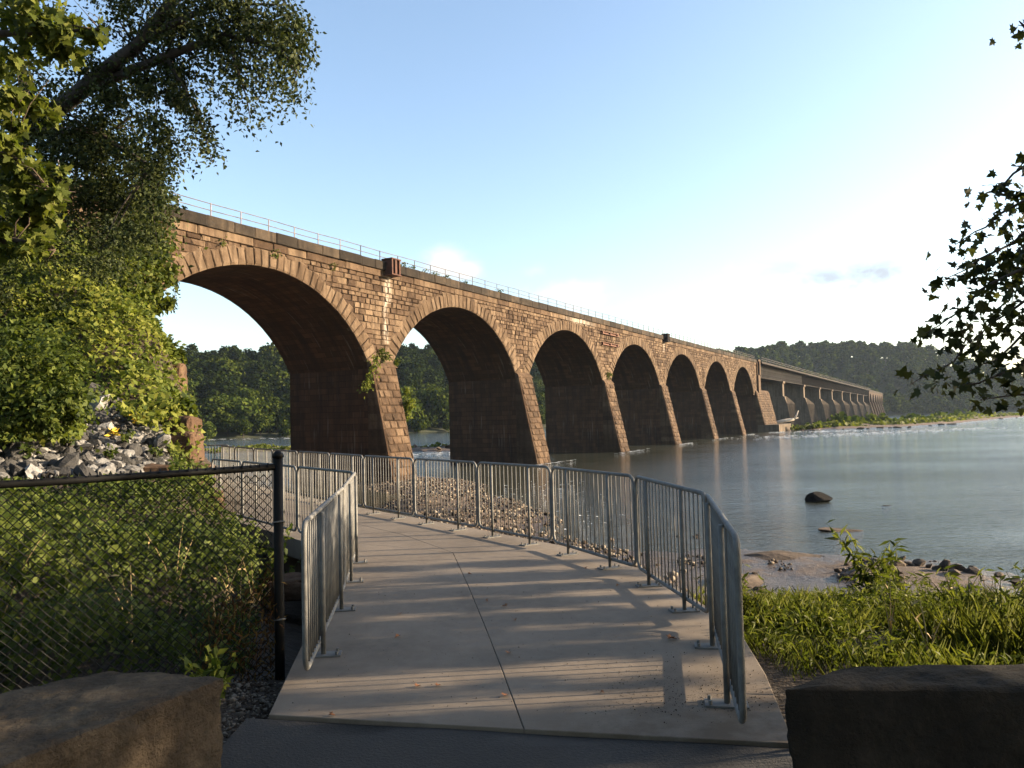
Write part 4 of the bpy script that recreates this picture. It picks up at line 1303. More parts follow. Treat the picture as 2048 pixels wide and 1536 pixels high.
def rb(x, y, z):
    edge = np.interp(y, [3.5, 5, 6, 8, 10, 12, 14], [1.9, 1.86, 1.88, 1.62, .95, .7, 1.2])
    far_ = np.interp(x, [1, 3, 5, 7, 9, 12], [11.2, 11.6, 11.4, 12.2, 12.0, 11])
    w = RNG.uniform(0, 1, len(x))
    return (x > edge + .05) & (y > 3.75) & (y < far_ + .5 * np.sin(x * 3) + .35 * np.sin(x * 7.7)) & (np.sin(x * 2.1 + 1) * np.sin(y * 2.6) + .6 * np.sin(x * 5.2 - y * 3.7) > -1.05 + .55 * np.clip(5.6 - y, 0, 1)) & (w < np.where(y < 4.7, .35, 1.0))


V, fs, t = blades(85000, (1.4, 12, 3.7, 13), .08, .40, rb)
tag(raw_leaves('grass', V, fs, 'grass', tint=t), 'bright green tall grass on the bank between walkway and mud flat', 'grass', kind='stuff')
Xp = RNG.uniform(1.6, 11, 30000); Yp = RNG.uniform(4.6, 12.4, 30000); Zp = ground_z(Xp, Yp); k = rb(Xp, Yp, Zp)
P = np.c_[Xp, Yp, Zp + RNG.uniform(.05, .42, len(Xp)) * (.7 + .4 * np.sin(Xp * 2.3) * np.sin(Yp * 1.9))][k]
tag(leaves('weeds', P, .075, 'long', 'grass', up=.4), 'narrow leaved weeds growing up through the bank grass', 'weeds', kind='stuff')


def weed(base, h, nst, nl, label, mat='grass', size=.15, spread=.25, group=None, name='tall_weed', kind='long', cat='weed'):
    e = empty(name, base); tag(e, label, cat, group)
    sm = MB(); LP = []
    for s in range(nst):
        a = RNG.uniform(0, 6.28); hh = h * RNG.uniform(.6, 1.0); dx = np.array([math.cos(a), math.sin(a), 0]) * spread * RNG.uniform(.3, 1)
        pts = [dx * .15 * 0 + dx * t * t + np.array([0, 0, hh * t]) for t in np.linspace(0, 1, 6)]
        sm.tube(pts, [.007, .006, .005, .004, .003, .002], 5)
        for q in range(nl):
            t = RNG.uniform(.25, 1); LP.append(dx * t * t + np.array([0, 0, hh * t]) + RNG.normal(0, .012, 3))
    sm.build('stem', mat, e)
    leaves('foliage', np.array(LP), size, kind, mat, parent=e, up=.2, droop=.5)
    return e


weed((4.42, 9.5, gz(4.42, 9.5)), 1.15, 9, 26, 'tall leafy weed rising above the grass in front of the mud bar', size=.17, spread=.5)
weed((4.95, 9.9, gz(4.95, 9.9)), .85, 6, 20, 'shorter drooping weed beside the tallest weed', size=.16, spread=.5)
weed((2.55, 9.0, gz(2.55, 9.0)), .95, 4, 16, 'slender upright weed close behind the end barrier', size=.13, spread=.2)
for k in range(16):
    x = RNG.uniform(2.2, 8.5); y = RNG.uniform(6.2, 11.2)
    weed((x, y, gz(x, y)), RNG.uniform(.45, .8), 6, 14, 'bushy narrow leaved weed standing proud of the bank grass', size=.11, spread=.35, group='weeds in the bank grass')
for k in range(9):
    x = RNG.uniform(2.0, 7.5); y = RNG.uniform(5.2, 9.5)
    weed((x, y, gz(x, y)), RNG.uniform(.45, .7), 3, 3, 'thin dead straw coloured stalks standing in the bank grass', 'straw', size=.07, spread=.15, group='dead stalks in the bank grass')
weed((-1.95, 4.95, gz(-1.95, 4.95)), .40, 8, 16, 'small sunlit weed at the foot of the black fence post', 'leaf_bright', .07, .3, kind='oval')
weed((1.98, 4.15, gz(1.98, 4.15)), .22, 7, 12, 'low weed in the corner between slab and dark block', 'leaf_bush', .06, .25, kind='oval')


for k in range(14):
    x = RNG.uniform(-5.6, -2.7); y = max(6.7 + (x + 1.8) * .5, 5.2) + RNG.uniform(.1, 4.0)
    weed((x, y, gz(x, y)), RNG.uniform(.75, 1.25), 4, 22, 'leafy upright stem rising out of the bushes behind the chain link', 'leaf_bush', .11, .45, kind='oval', group='upright stems behind the chain link', name='leafy_stem', cat='plant')
for k in range(8):
    x = RNG.uniform(-4.8, -2.6); y = max(6.6 + (x + 1.8) * .5, 5.2) + RNG.uniform(.1, 2.5)
    weed((x, y, gz(x, y)), RNG.uniform(.7, 1.1), 3, 4, 'dead brown twiggy stem among the bushes behind the chain link', 'straw', .08, .35, group='dead stems behind the chain link', name='dead_stem', cat='plant')

# slope vines
def vines(name, n, box, cond, size, mat, label, hi=.45, out=(.45, -.55, .2), kind='oval'):
    Xp = RNG.uniform(box[0], box[1], n); Yp = RNG.uniform(box[2], box[3], n); Zp = ground_z(Xp, Yp)
    m_ = .5 + .5 * np.sin(Xp * 1.3 + 2) * np.sin(Yp * 1.1) + .35 * np.sin(Xp * 3.3 + Yp) * np.sin(Yp * 2.9 - Xp)
    P = np.c_[Xp, Yp, Zp + RNG.uniform(0, 1, n) ** .6 * hi * np.clip(.22 + 1.1 * m_, .16, 1.7)]
    k = cond(P); P = P[k]
    o = leaves(name, P, size, kind, mat, up=.25, outward=np.array(out), tint=np.clip(RNG.normal(.5, .25, len(P)) + .55 * (m_[k] - .5), 0, 1))
    return tag(o, label, 'ground cover', kind='stuff')


EDGE_Y = [13, 14.4, 16.6, 18, 20, 22, 24, 29, 34, 40, 48]; EDGE_X = [-6.0, -6.6, -7.1, -7.7, -8.7, -10.0, -11.2, -14.2, -17.6, -21.6, -27]


def on_slope(P):
    e = np.interp(P[:, 1], EDGE_Y, EDGE_X)
    q = px(P)
    return (P[:, 0] < e + .25) & ~inpoly(q, RIP) & (q[:, 1] < 905) & (q[:, 0] > -160)


vines('slope_vines', 95000, (-22, -6, 13, 30), on_slope, np.float64(.15), 'leaf_bright', 'sunlit yellow green vines covering the bank slope below the viaduct', .5)
vines('upper_vines', 16000, (-34, -13, 28, 52), on_slope, .30, 'leaf_mid', 'dark green vines on the high bank by the first arch', 1.2)


def low_bush(P):
    e = np.interp(P[:, 1], [4, 6, 8, 9.5, 11, 12.6, 13.5], [-1.95, -2.15, -2.75, -3.2, -4.0, -5.0, -5.8])
    q = px(P)
    return (P[:, 0] < e) & ~inpoly(q, RIP) & (P[:, 1] > 4.2) & ((P[:, 0] + 1.8) * .60 + 6.2 < P[:, 1])


vines('bank_bushes', 90000, (-13, -1.9, 4.2, 13.2), low_bush, .08, 'leaf_bush', 'tangle of small leaved bushes behind the chain link fence', .75, (.3, -.6, .3))
P = []
for k in range(900):
    t = RNG.uniform(0, 1); u = RNG.uniform(0, 1)
    P.append((*(fp + fd * (.05 + .55 * u ** 1.6)), -.3 + 1.0 * t * (1 - .35 * u)))
P = np.array(P) + RNG.normal(0, .03, (900, 3)); P[:, 1] += .03
tag(leaves('dry_vine', P, .06, 'long', 'leaf_red', up=.1, droop=1.0), 'dry reddish vine tangled in the mesh beside the black post', 'vine')


def bush(name, clumps, size, mat, label, cat='bush', base=None, kind='oval', bark='dark_bark', group=None, up=.3, out=.6, parts=True, twigs=True):
    """clumps: (centre, radii, n)"""
    c0 = np.array(clumps[0][0]); base = np.array(base if base is not None else (c0[0], c0[1], gz(c0[0], c0[1])))
    e = empty(name, base); tag(e, label, cat, group)
    Ps, Ds = [], []
    for c, r, n in clumps:
        P_, D_ = clump_points(np.array(c), r, n, sub=26 * max(r[0], .25)); Ps.append(P_); Ds.append(D_)
    P_ = np.concatenate(Ps) - base
    leaves('crown', P_, size, kind, mat, parent=e, up=up, outward=np.concatenate(Ds) * out)
    if twigs:
        sm = MB()
        for c, r, n in clumps:
            c = np.array(c) - base; m = c * np.array([.55, .55, .45])
            sm.tube([np.zeros(3), m, c], [.05, .035, .012], 6)
        sm.build('trunk', bark, e)
    return e


def C_(p, Y, r, n, ry=None):
    c = at(p[0], p[1], Y); k = r / F * Y
    return (c, (k, ry or k, k), n)


bush('bush', [C_((60, 770), 13.2, 110, 2600), C_((30, 830), 12.8, 60, 900), C_((100, 840), 12.8, 42, 600), C_((-40, 820), 13, 80, 900), C_((-30, 720), 13.4, 110, 1800), C_((120, 800), 13.0, 55, 900), C_((40, 690), 13.8, 70, 900), C_((130, 740), 13.8, 40, 450)],
     .105, 'leaf_bush', 'rounded dark green bush overhanging the heap of grey rocks', base=(-12.6, 14.4, gz(-12.6, 14.4)))
bush('shrub', [C_((285, 480), 33, 62, 1400), C_((325, 540), 31, 32, 600), C_((260, 560), 30, 60, 900), C_((290, 400), 34, 34, 600), C_((250, 470), 33, 60, 900), C_((320, 600), 27, 28, 400), C_((280, 330), 34, 30, 320)],
     .24, 'leaf_mid', 'vine draped tree hiding the left end of the first arch', 'tree', base=(-20, 31, 8.5))
bush('shrub', [C_((200, 560), 24, 80, 1500), C_((120, 590), 23, 90, 1500), C_((40, 600), 22, 80, 1300), C_((270, 610), 24, 35, 500)],
     .19, 'leaf_mid', 'shadowed shrubs on the slope above the brown boulder', base=(-16, 23.5, 6.8))
bush('shrub', [C_((820, 808), 62, 14, 260), C_((815, 785), 62, 9, 110), C_((812, 830), 62, 9, 120)], .26, 'leaf_bright', 'small green shrub clinging to the side of the first river pier', base=at(812, 838, 62))
for (p, Y, r, n, lab) in (((765, 712), 58.6, 14, 260, 'tuft of green weeds on the cap of the pier beside the first arch'), ((1218, 751), 90, 8, 110, 'tuft of grass on the cap of the third river pier'),
                          ((795, 725), 58.5, 6, 70, 'little plant on the shoulder of the first pier cap')):
    bush('weed_tuft', [C_(p, Y, r, n)], .22, 'leaf_mid', lab, 'weed', base=at(p[0], p[1] + r, Y), twigs=True)


def strand(name, pts, n, rad_, size, mat, label, cat='vine', kind='oval', stem=.02):
    pts = [np.array(p) for p in pts]; base = pts[0]
    e = empty(name, base); tag(e, label, cat)
    t = RNG.uniform(0, len(pts) - 1, n); i = t.astype(int); f = t - i
    A = np.array(pts)
    P_ = A[i] * (1 - f)[:, None] + A[np.minimum(i + 1, len(pts) - 1)] * f[:, None] + RNG.normal(0, rad_, (n, 3)) - base
    leaves('foliage', P_, size, kind, mat, parent=e, up=.1, droop=1.2)
    sm = MB(); sm.tube([p - base for p in pts], stem, 5); sm.build('stem', 'dark_bark', e)


strand('hanging_vine', [at(752, 712, 57.5), at(745, 740, 57.3), at(738, 765, 57.2), at(727, 778, 57.1)], 230, .22, .24, 'leaf_bright', 'green vine trailing down the shaded side of the first pier')
strand('hanging_vine', [at(352, 560, 40), at(350, 590, 40), at(347, 625, 40)], 90, .12, .16, 'leaf_dark', 'thin vine dangling in the opening of the first arch')
for k, sx in enumerate((-27.6, -23.2, -17.6, -8.6, -7.4, -5.8, -4.2, -2.0, 1.2, 7.5)):
    c = vloc(sx, .1 if sx < -12 else -.2, ZSTR0 - .15 if sx < -12 else ZTOP + .12)
    bush('weed_tuft', [(c, (.5, .35, .3), 90)], .16, 'leaf_mid', 'weeds rooted in the joints under the coping' if sx < -12 else 'dry grass tufts growing along the top of the parapet', 'weed',
         group='weeds under the coping' if sx < -12 else 'grass tufts on the parapet', base=c - np.array([0, 0, .15]))

for (p, Y, r, n, m_t, lab) in (((185, 625), 21.5, 45, 700, 'leaf_mid', 'dark green sapling clump left of the brown boulder'), ((325, 705), 20.3, 30, 420, 'leaf_mid', 'bushy sprout at the bank edge below the brown boulder'),
                               ((95, 655), 20, 60, 900, 'leaf_bush', 'deep green shrub rising from the vines above the rounded bush'), ((235, 745), 18.6, 28, 320, 'leaf_mid', 'small dark shrub in the middle of the vine slope'),
                               ((355, 815), 17.2, 26, 320, 'leaf_bush', 'leafy plant hanging over the upright brown stone')):
    bush('slope_shrub', [C_(p, Y, r, n), C_((p[0] + r * .7, p[1] + r * .4), Y - .3, r * .6, n // 2)], .17, m_t, lab, base=at(p[0], p[1] + r, Y))
for (p, Y) in (((60, 905), 13.2), ((140, 880), 14), ((215, 905), 14), ((250, 870), 15), ((310, 900), 14.8), ((200, 830), 16.5)):
    bush('weed_tuft', [C_(p, Y, 13, 60)], .09, 'leaf_bush', 'small green weed sprouting between the grey rocks', 'weed', group='weeds among the grey rocks', base=at(p[0], p[1] + 14, Y))

# fallen leaves on the slab
lf, lfs = LEAF['maple']
for k in range(16):
    x = RNG.uniform(-1.2, 1.4); y = RNG.uniform(4.3, 8.5)
    if k == 0: x, y = 1.12, 5.72
    me_v = lf * (.085 if k == 0 else RNG.uniform(.03, .06)); me_v = me_v + np.c_[np.zeros((15, 2)), np.abs(me_v[:, 0]) * .5 + .004]
    o = mesh_obj('fallen_leaf', me_v - [0, 0, me_v[:, 2].min()], lfs, 'dead_leaf'); o.location = (x, y, .003); o.rotation_euler = (0, 0, RNG.uniform(0, 6.28))
    tag(o, 'curled orange brown maple leaf lying on the slab near the end barrier' if k == 0 else 'small dry brown leaf scrap on the concrete walkway', 'leaf', None if k == 0 else 'leaf scraps on the walkway')
for (p, Y) in (((225, 868), 15), ((260, 830), 16.2), ((275, 838), 16), ((40, 840), 13)):
    bush('yellow_plant', [C_(p, Y, 9, 26)], .12, 'flower', 'yellowed plant leaves among the grey rocks', 'plant', group='yellow plants among the rocks', base=at(p[0], p[1] + 12, Y))


# ================================================================== NEAR TREES
def tree(name, label, limbs, clumps, size, mat, kind='oval', bark='dark_bark', up=.3, out=.35, droop=.25, base=None, extra=None, sub=14, tw=.03):
    base = np.array(limbs[0][0][0]) if base is None else np.array(base)
    e = empty(name, base); tag(e, label, 'tree')
    sm = MB()
    for pts, r0, r1 in limbs:
        pts = [np.array(p) for p in pts]
        fine = []
        for i in range(len(pts) - 1):                       # smooth the polyline a little
            for t in (0, .5):
                fine.append(pts[i] * (1 - t) + pts[i + 1] * t + RNG.normal(0, .02, 3) * (1 if (i or t) else 0))
        fine.append(pts[-1])
        sm.tube([p - base for p in fine], list(np.linspace(r0, r1, len(fine))), 8)
    A = np.concatenate([np.array(l[0]) for l in limbs])
    for c, r, n in clumps:                                   # twigs from the nearest limb point
        c = np.array(c); q = A[np.argmin(np.linalg.norm(A - c, axis=1))]
        for k in range(3):
            tip = c + RNG.normal(0, .5, 3) * np.array(r)
            sm.tube([q - base, (q + tip) / 2 - base + RNG.normal(0, .06, 3), tip - base], [tw, tw * .5, tw * .15], 5)
    sm.build('trunk', bark, e, smooth=True)
    Ps, Ds = [], []
    for c, r, n in clumps:
        P_, D_ = clump_points(np.array(c), r, n, sub=sub * max(r[0], .3)); Ps.append(P_); Ds.append(D_)
    if extra is not None: Ps.append(extra); Ds.append(np.zeros_like(extra))
    leaves('crown', np.concatenate(Ps) - base, size, kind, mat, parent=e, up=up, outward=np.concatenate(Ds) * out, droop=droop)
    return e


def along(pts, n, r, drop=0.0):
    A = np.array(pts); t = RNG.uniform(0, len(A) - 1.001, n); i = t.astype(int); f = (t - i)[:, None]
    P_ = A[i] * (1 - f) + A[i + 1] * f + np.clip(RNG.normal(0, 1, (n, 3)), -1.7, 1.7) * r
    P_[:, 2] -= np.abs(RNG.normal(0, drop, n))
    return P_


T1 = [
    ([(-15.5, 20.0, gz(-15.5, 20) - .3), at(-40, 400, 19), at(20, 300, 18.3), at(60, 258, 18), at(150, 190, 17), at(270, 90, 16), at(400, -60, 15.5)], .34, .10),
    ([at(150, 190, 17), at(330, 110, 16), at(450, 70, 15.6), at(560, 100, 15.3), at(595, 150, 15.2)], .12, .012),
    ([at(270, 90, 16), at(420, 10, 15.6), at(580, 10, 15.2)], .10, .012),
    ([at(60, 258, 18), at(200, 270, 17), at(300, 330, 16.6), at(330, 400, 16.4)], .10, .012),
    ([at(330, 110, 16), at(370, 180, 15.9), at(405, 260, 15.8), at(425, 325, 15.7)], .05, .008),
    ([at(450, 70, 15.6), at(480, 150, 15.5), at(500, 235, 15.4)], .04, .008),
    ([at(60, 258, 18), at(40, 120, 17.5), at(80, -40, 17)], .14, .05),
]
t1x = np.concatenate([along([at(420, 20, 15.6), at(470, 110, 15.5), at(490, 245, 15.4)], 1700, (.30, .5, .22)),
                      along([at(480, 40, 15.5), at(560, 90, 15.3), at(570, 200, 15.2)], 1900, (.26, .5, .2)),
                      along([at(560, 10, 15.3), at(605, 60, 15.2), at(590, 120, 15.2)], 1000, (.16, .4, .16)),
                      along([at(360, 180, 15.9), at(395, 240, 15.8), at(420, 320, 15.7)], 800, (.16, .3, .14)),
                      along([at(430, 150, 15.7), at(425, 200, 15.6)], 90, (.14, .3, .12)),
                      along([at(310, 250, 16.3), at(318, 320, 16.2), at(322, 395, 16.1)], 500, (.12, .4, .2))])
for k in range(46):
    q0 = np.array([(330, 60), (350, 150), (340, 230), (325, 290), (315, 380), (300, 450), (250, 120), (150, 110), (430, 80), (520, 60), (470, 120)][k % 11], float) + RNG.normal(0, 22, 2)
    q1 = q0 + (np.array([RNG.uniform(5, 45), RNG.uniform(30, 90)]) if q0[1] < 260 else np.array([RNG.uniform(-40, 0), RNG.uniform(30, 90)]))
    t1x = np.concatenate([t1x, along([at(*q0, 16.2 + RNG.normal(0, .4)), at(*(q0 * .5 + q1 * .5 + [6, -8]), 16.1), at(*q1, 16.1)], 110, (.13, .25, .11))])
tree('leaning_tree', 'big dark leafed tree leaning out over the bank with drooping outer boughs', T1,
     [C_((150, 290), 17.6, 150, 3120), C_((260, 250), 17.2, 90, 1560), C_((280, 420), 18, 70, 1320), C_((200, 400), 18.4, 120, 2160), C_((180, 240), 17, 120, 3240), C_((240, 330), 16.8, 90, 2160), C_((110, 340), 17.5, 120, 2610), C_((290, 190), 16.5, 75, 1530), C_((90, 190), 17.8, 75, 990), C_((240, 440), 17.5, 100, 2430), C_((120, 460), 18, 130, 2610), C_((320, 80), 16, 80, 1530), C_((420, 30), 15.6, 85, 1530),
      C_((500, 20), 15.4, 60, 810), C_((300, 370), 17, 45, 720), C_((10, 420), 18, 110, 1980), C_((40, 300), 18, 90, 1080), C_((320, 0), 16, 80, 1350), C_((200, 130), 16.8, 50, 378), C_((240, 40), 16.5, 60, 468), C_((330, 170), 16.2, 50, 630), C_((100, -60), 17, 140, 1800), C_((300, -90), 16, 140, 1980), C_((480, -80), 15.5, 110, 1260), C_((30, 540), 19, 110, 1800), C_((200, 520), 19, 70, 1260)],
     .10, 'leaf_dark', extra=t1x, droop=.4, sub=10)

T2 = [([(-8.6, 6.2, gz(-8.6, 6.2) - .2), (-8.3, 6.3, 2.5), (-7.9, 6.4, 4.6), (-7.0, 6.6, 7.0)], .22, .08),
      ([(-8.2, 6.3, 3.2), at(-120, 330, 6.9), at(20, 300, 6.9), at(100, 380, 6.8)], .07, .008),
      ([(-8.3, 6.3, 2.4), at(-120, 500, 6.8), at(30, 480, 6.8), at(110, 500, 6.8)], .06, .008),
      ([(-7.9, 6.4, 4.6), at(-100, 90, 7), at(60, 60, 7), at(200, 60, 7)], .07, .008)]
tree('maple_tree', 'near maple with large yellow green leaves reaching in beside the dark leaning tree', T2,
     [C_((30, 60), 7, 95, 450), C_((150, 50), 7, 60, 195), C_((60, 10), 7, 90, 360), C_((50, 230), 6.9, 50, 165), C_((25, 300), 6.9, 60, 225), C_((60, 380), 6.9, 60, 255), C_((20, 420), 6.8, 60, 225), C_((70, 510), 6.8, 40, 120), C_((15, 510), 6.8, 45, 150), C_((-60, 350), 6.9, 110, 570), C_((-80, 150), 7, 110, 525), C_((-80, 520), 6.8, 90, 375), C_((105, 395), 6.8, 26, 60),
      (np.array([-7.5, 6, 6]), (1.8, 1.8, 1.5), 900), (np.array([-8.5, 5, 5]), (1.8, 1.8, 1.5), 900)],
     .092, 'leaf_maple', 'maple', 'bark', droop=.6, tw=.009)

T5 = [([(11.5, 3.6, gz(11.5, 3.6) - .3), (11.3, 3.6, 2.2), (11.0, 3.7, 4.2), (10.5, 3.9, 6.5), (10.2, 3.9, 9.0)], .30, .08),
      ([(11.1, 3.7, 3.4), (8.5, 5.2, 4.4), (6.2, 6.2, 3.9)], .13, .06),
      ([(8.5, 5.2, 4.4), (7.0, 5.0, 3.3), (5.4, 5.2, 2.6)], .06, .008),
      ([(11.0, 3.7, 4.2), (9.0, 2.8, 4.8), (6.6, 2.4, 4.4), (5.0, 2.2, 3.4)], .12, .01),
      ([(11.1, 3.7, 3.0), (9.5, 6.0, 3.4), (8.6, 8.2, 3.2)], .09, .01),
      ([(10.8, 3.8, 5.2), (8.5, 5.2, 6.6), at(2085, 55, 6.9), at(2038, 42, 6.8)], .09, .004), ([(10.6, 3.9, 6), (9, 3, 7.5)], .08, .02)]
hub = np.array((6.2, 6.2, 3.9))
SPR = [([(2110, 300), (2050, 330), (2000, 375), (1965, 395)], 6.7, 46), ([(2110, 360), (2040, 410), (1975, 450), (1910, 490)], 6.6, 80), ([(2110, 430), (2030, 480), (1960, 520), (1885, 560)], 6.5, 100),
       ([(2110, 500), (2030, 545), (1950, 590), (1905, 640), (1848, 668)], 6.5, 120), ([(2110, 570), (2040, 610), (1985, 650), (1930, 690)], 6.6, 84), ([(2110, 640), (2050, 680), (1990, 715), (1935, 745)], 6.6, 70),
       ([(2110, 710), (2040, 735), (1960, 770), (1900, 765)], 6.6, 44), ([(1930, 690), (1880, 740), (1820, 770)], 6.5, 26), ([(2110, 790), (2030, 790), (1960, 800)], 6.6, 22), ([(2060, 450), (2030, 550), (2020, 640)], 6.9, 90), ([(2090, 50), (2050, 42), (2036, 50)], 6.8, 9)]
ext = []
for q, Y_, n_ in SPR:
    pts = [at(a_, b_, Y_ + RNG.normal(0, .12)) for a_, b_ in q]
    ext.append(along(pts, n_, (.085, .16, .06), .05))
    if q[0][0] > 2100 and q[0][1] > 100: ext.append(along([hub, pts[0]], 130, (.22, .22, .15), .08))
    if q[0][0] > 2100: T5.append(([hub] + pts if q[0][1] > 100 else pts, .022, .003))
    else: T5.append((pts, .010, .003))
ext.append(along([(5.3, 6.5, 3.3), (6.2, 6.2, 3.9), (7.4, 5.8, 4.2)], 500, (.5, .5, .5), .3))
hid = []
tr_ = np.random.default_rng(21)
_s = np.array([_sd.x, _sd.y, _sd.z])
gap = [np.array((-2.35, 2.95, .43)), np.array((-2.05, 2.85, .35))]
def sunny(c, r=1.3):
    return any(np.linalg.norm(np.cross(c - g_, _s)) < r for g_ in gap)
for k in range(70):                      # body of the crown, outside the picture on the right
    x = tr_.uniform(5.0, 13.5); y = tr_.uniform(.2, 4.15); z = tr_.uniform(1.7, 7.5)
    if x < .70 * y + 1.9 or (y > 3.8 and z < 1.9): continue
    c = np.array([x, y, z])
    if sunny(c): continue
    hid.append((c, (tr_.uniform(.7, 1.1), tr_.uniform(.5, .9), tr_.uniform(.35, .6)), 240))
SHADE_BANDS = [(4.55, 66, .1), (4.85, 80, .08), (5.45, 22, .05), (6.15, 96, .06), (6.55, 54, .06), (7.05, 96, .08), (7.6, 60, .06), (8.15, 80, .08), (8.8, 44, .06), (9.5, 26, .06)]
for yb, nb, sg in SHADE_BANDS:                 # unseen lower sprays, set in bands to cast shade streaks on the walkway
    for k in range(nb // 3):
        x = tr_.uniform(7.6, 14); y = yb + .082 * (x - 8) + tr_.normal(0, sg); z = .287 * x + tr_.uniform(-.35, 1.1)
        if x < .70 * y + 2.0 or sunny(np.array([x, y, z]), .75): continue
        hid.append((np.array([x, y, z]), (tr_.uniform(.5, .9), tr_.uniform(.10, .22), tr_.uniform(.10, .24)), 70))
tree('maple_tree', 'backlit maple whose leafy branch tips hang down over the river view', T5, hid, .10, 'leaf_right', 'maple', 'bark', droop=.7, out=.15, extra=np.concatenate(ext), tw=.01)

# unseen trees added behind the viewpoint to darken the forecourt
for (bx, by, lab) in ((-4.6, -3.2, 'unseen tall tree added for shade behind the big sandstone block'), (5.6, -3.6, 'unseen tall tree added for shade behind the dark shaded block')):
    lim = [([(bx, by, -.2), (bx + .1, by, 3), (bx - .1, by + .2, 6), (bx, by + .3, 9)], .32, .08), ([(bx, by, 4.4), (bx * .6, by + 2, 5.6), (bx * .2, by + 3.4, 6.0)], .12, .02), ([(bx, by, 4.0), (bx * 1.2, by + 2, 5.2), (bx * 1.25, by + 4, 5.6)], .12, .02)]
    cl = []
    for k in range(80):
        x = bx + tr_.uniform(-5, 5); y = by + tr_.uniform(-5, 5.6); z = tr_.uniform(1.6 if y < -2.5 else 3.2, 8.8)
        if z < 1.9 + .62 * max(y + 1.0, 0) + 1.2 or sunny(np.array([x, y, z]), 1.7): continue
        cl.append((np.array([x, y, z]), (1.4, 1.2, .7), 210))
    tree('added_shade_tree', lab, lim, cl, .21, 'leaf_mid', 'oval', 'bark')
#PART3
# ================================================================== ISLANDS IN THE RIVER
def islet(name, near, far_, h, n=40, m=8, seed=1):
    near = np.array(near, float); far_ = np.array(far_, float)
    tt = np.linspace(0, 1, n); k = np.linspace(0, 1, len(near)); kf = np.linspace(0, 1, len(far_))
    A = np.c_[np.interp(tt, k, near[:, 0]), np.interp(tt, k, near[:, 1])]; B = np.c_[np.interp(tt, kf, far_[:, 0]), np.interp(tt, kf, far_[:, 1])]
    r = np.random.default_rng(seed); V = []
    for i in range(n):
        for j in range(m + 1):
            t = j / m; p = A[i] * (1 - t) + B[i] * t + r.normal(0, .4, 2)
            z = WZ - .35 + h * (math.sin(math.pi * min(max(t, .0), 1)) ** .5) * min(1, 5 * tt[i] + .1, 5 * (1 - tt[i]) + .1) + r.normal(0, .06)
            V.append((p[0], p[1], z))
    fs = [(i * (m + 1) + j, i * (m + 1) + j + 1, (i + 1) * (m + 1) + j + 1, (i + 1) * (m + 1) + j) for i in range(n - 1) for j in range(m)]
    o = mesh_obj(name, V, [f[::-1] for f in fs], 'ground', smooth=True); tag(o, kind='structure')
    return A, B


def cover(name, A, B, n, h, size, mat, label, t0=.12, t1=.95, kind='clump', ends=(0.02, .98), up=.2):
    u = RNG.uniform(*ends, n) * (len(A) - 1); i = np.minimum(u.astype(int), len(A) - 2); f = (u - i)[:, None]
    a = A[i] * (1 - f) + A[i + 1] * f; b = B[i] * (1 - f) + B[i + 1] * f
    t = RNG.uniform(t0, t1, n)[:, None]; p = a * (1 - t) + b * t
    hump = np.clip(.55 + .55 * np.sin(p[:, 0] * .35) * np.sin(p[:, 1] * .27 + 1) + .3 * np.sin(p[:, 0] * .9), .1, 1.3)
    P_ = np.c_[p, WZ + .15 + RNG.uniform(0, 1, n) * h * hump]
    return tag(leaves(name, P_, size, kind, mat, up=up), label, 'grass', kind='stuff')


A, B = islet('river_island', [(66, 186), (80, 188), (101, 195), (130, 219), (186, 284), (280, 380)], [(84, 214), (104, 222), (130, 248), (170, 300), (230, 380), (330, 470)], 1.3, 60)
cover('island_grass', A, B, 7000, 1.3, 1.0, 'grass', 'green grass and weeds covering the low river island by the girder piers', .18, .98)
cover('island_brush', A, B, 2600, 3.2, 1.2, 'far_c', 'taller brush on the back of the river island', .65, 1.0, ends=(.02, .8))
for k in range(26):
    u = RNG.uniform(.0, .95) * (len(A) - 1); i = int(u); p = A[i] * (1 - (u - i)) + A[i + 1] * (u - i) + RNG.normal(0, 1.2, 2)
    rock('shore_rock', (p[0], p[1], WZ + .05), float(np.clip(RNG.lognormal(-.25, .45), .35, 2.0)), 'dark stone along the waterline of the green river island', 'rocks edging the river island', flat=.6)
for k in range(8):
    x, y = 78 + k * 18 + RNG.normal(0, 4), 178 + k * 11 + RNG.normal(0, 4)
    rock('shore_rock', (x, y, WZ), float(RNG.uniform(.4, 1.1)), 'low rock awash in the riffle off the river island', 'rocks awash off the island', flat=.45)
A2, B2 = islet('grass_spit', [(-72, 128), (-50, 132), (-36, 136)], [(-78, 146), (-52, 148), (-38, 146)], .9, 24, seed=4)
cover('spit_grass', A2, B2, 1500, .7, .6, 'grass', 'strip of green grass on the spit seen under the first arch', .05, .95)
A3, B3 = islet('rock_spit', [(-22, 117), (-14, 116), (-4, 118)], [(-24, 126), (-14, 127), (-2, 127)], .9, 24, seed=5)
for k in range(16):
    p = (RNG.uniform(-20, -5), RNG.uniform(116.5, 122))
    rock('shore_rock', (p[0], p[1], WZ + .35 + .25 * (p[1] - 116) / 4), float(np.clip(RNG.lognormal(-.6, .4), .25, 1.2)), 'rock of the stony spit seen between the first two piers', 'rocks of the stony spit', flat=.75)
cover('spit_weeds', A3, B3, 420, .9, .5, 'leaf_mid', 'low weeds on the stony spit between the piers', .45, .9)

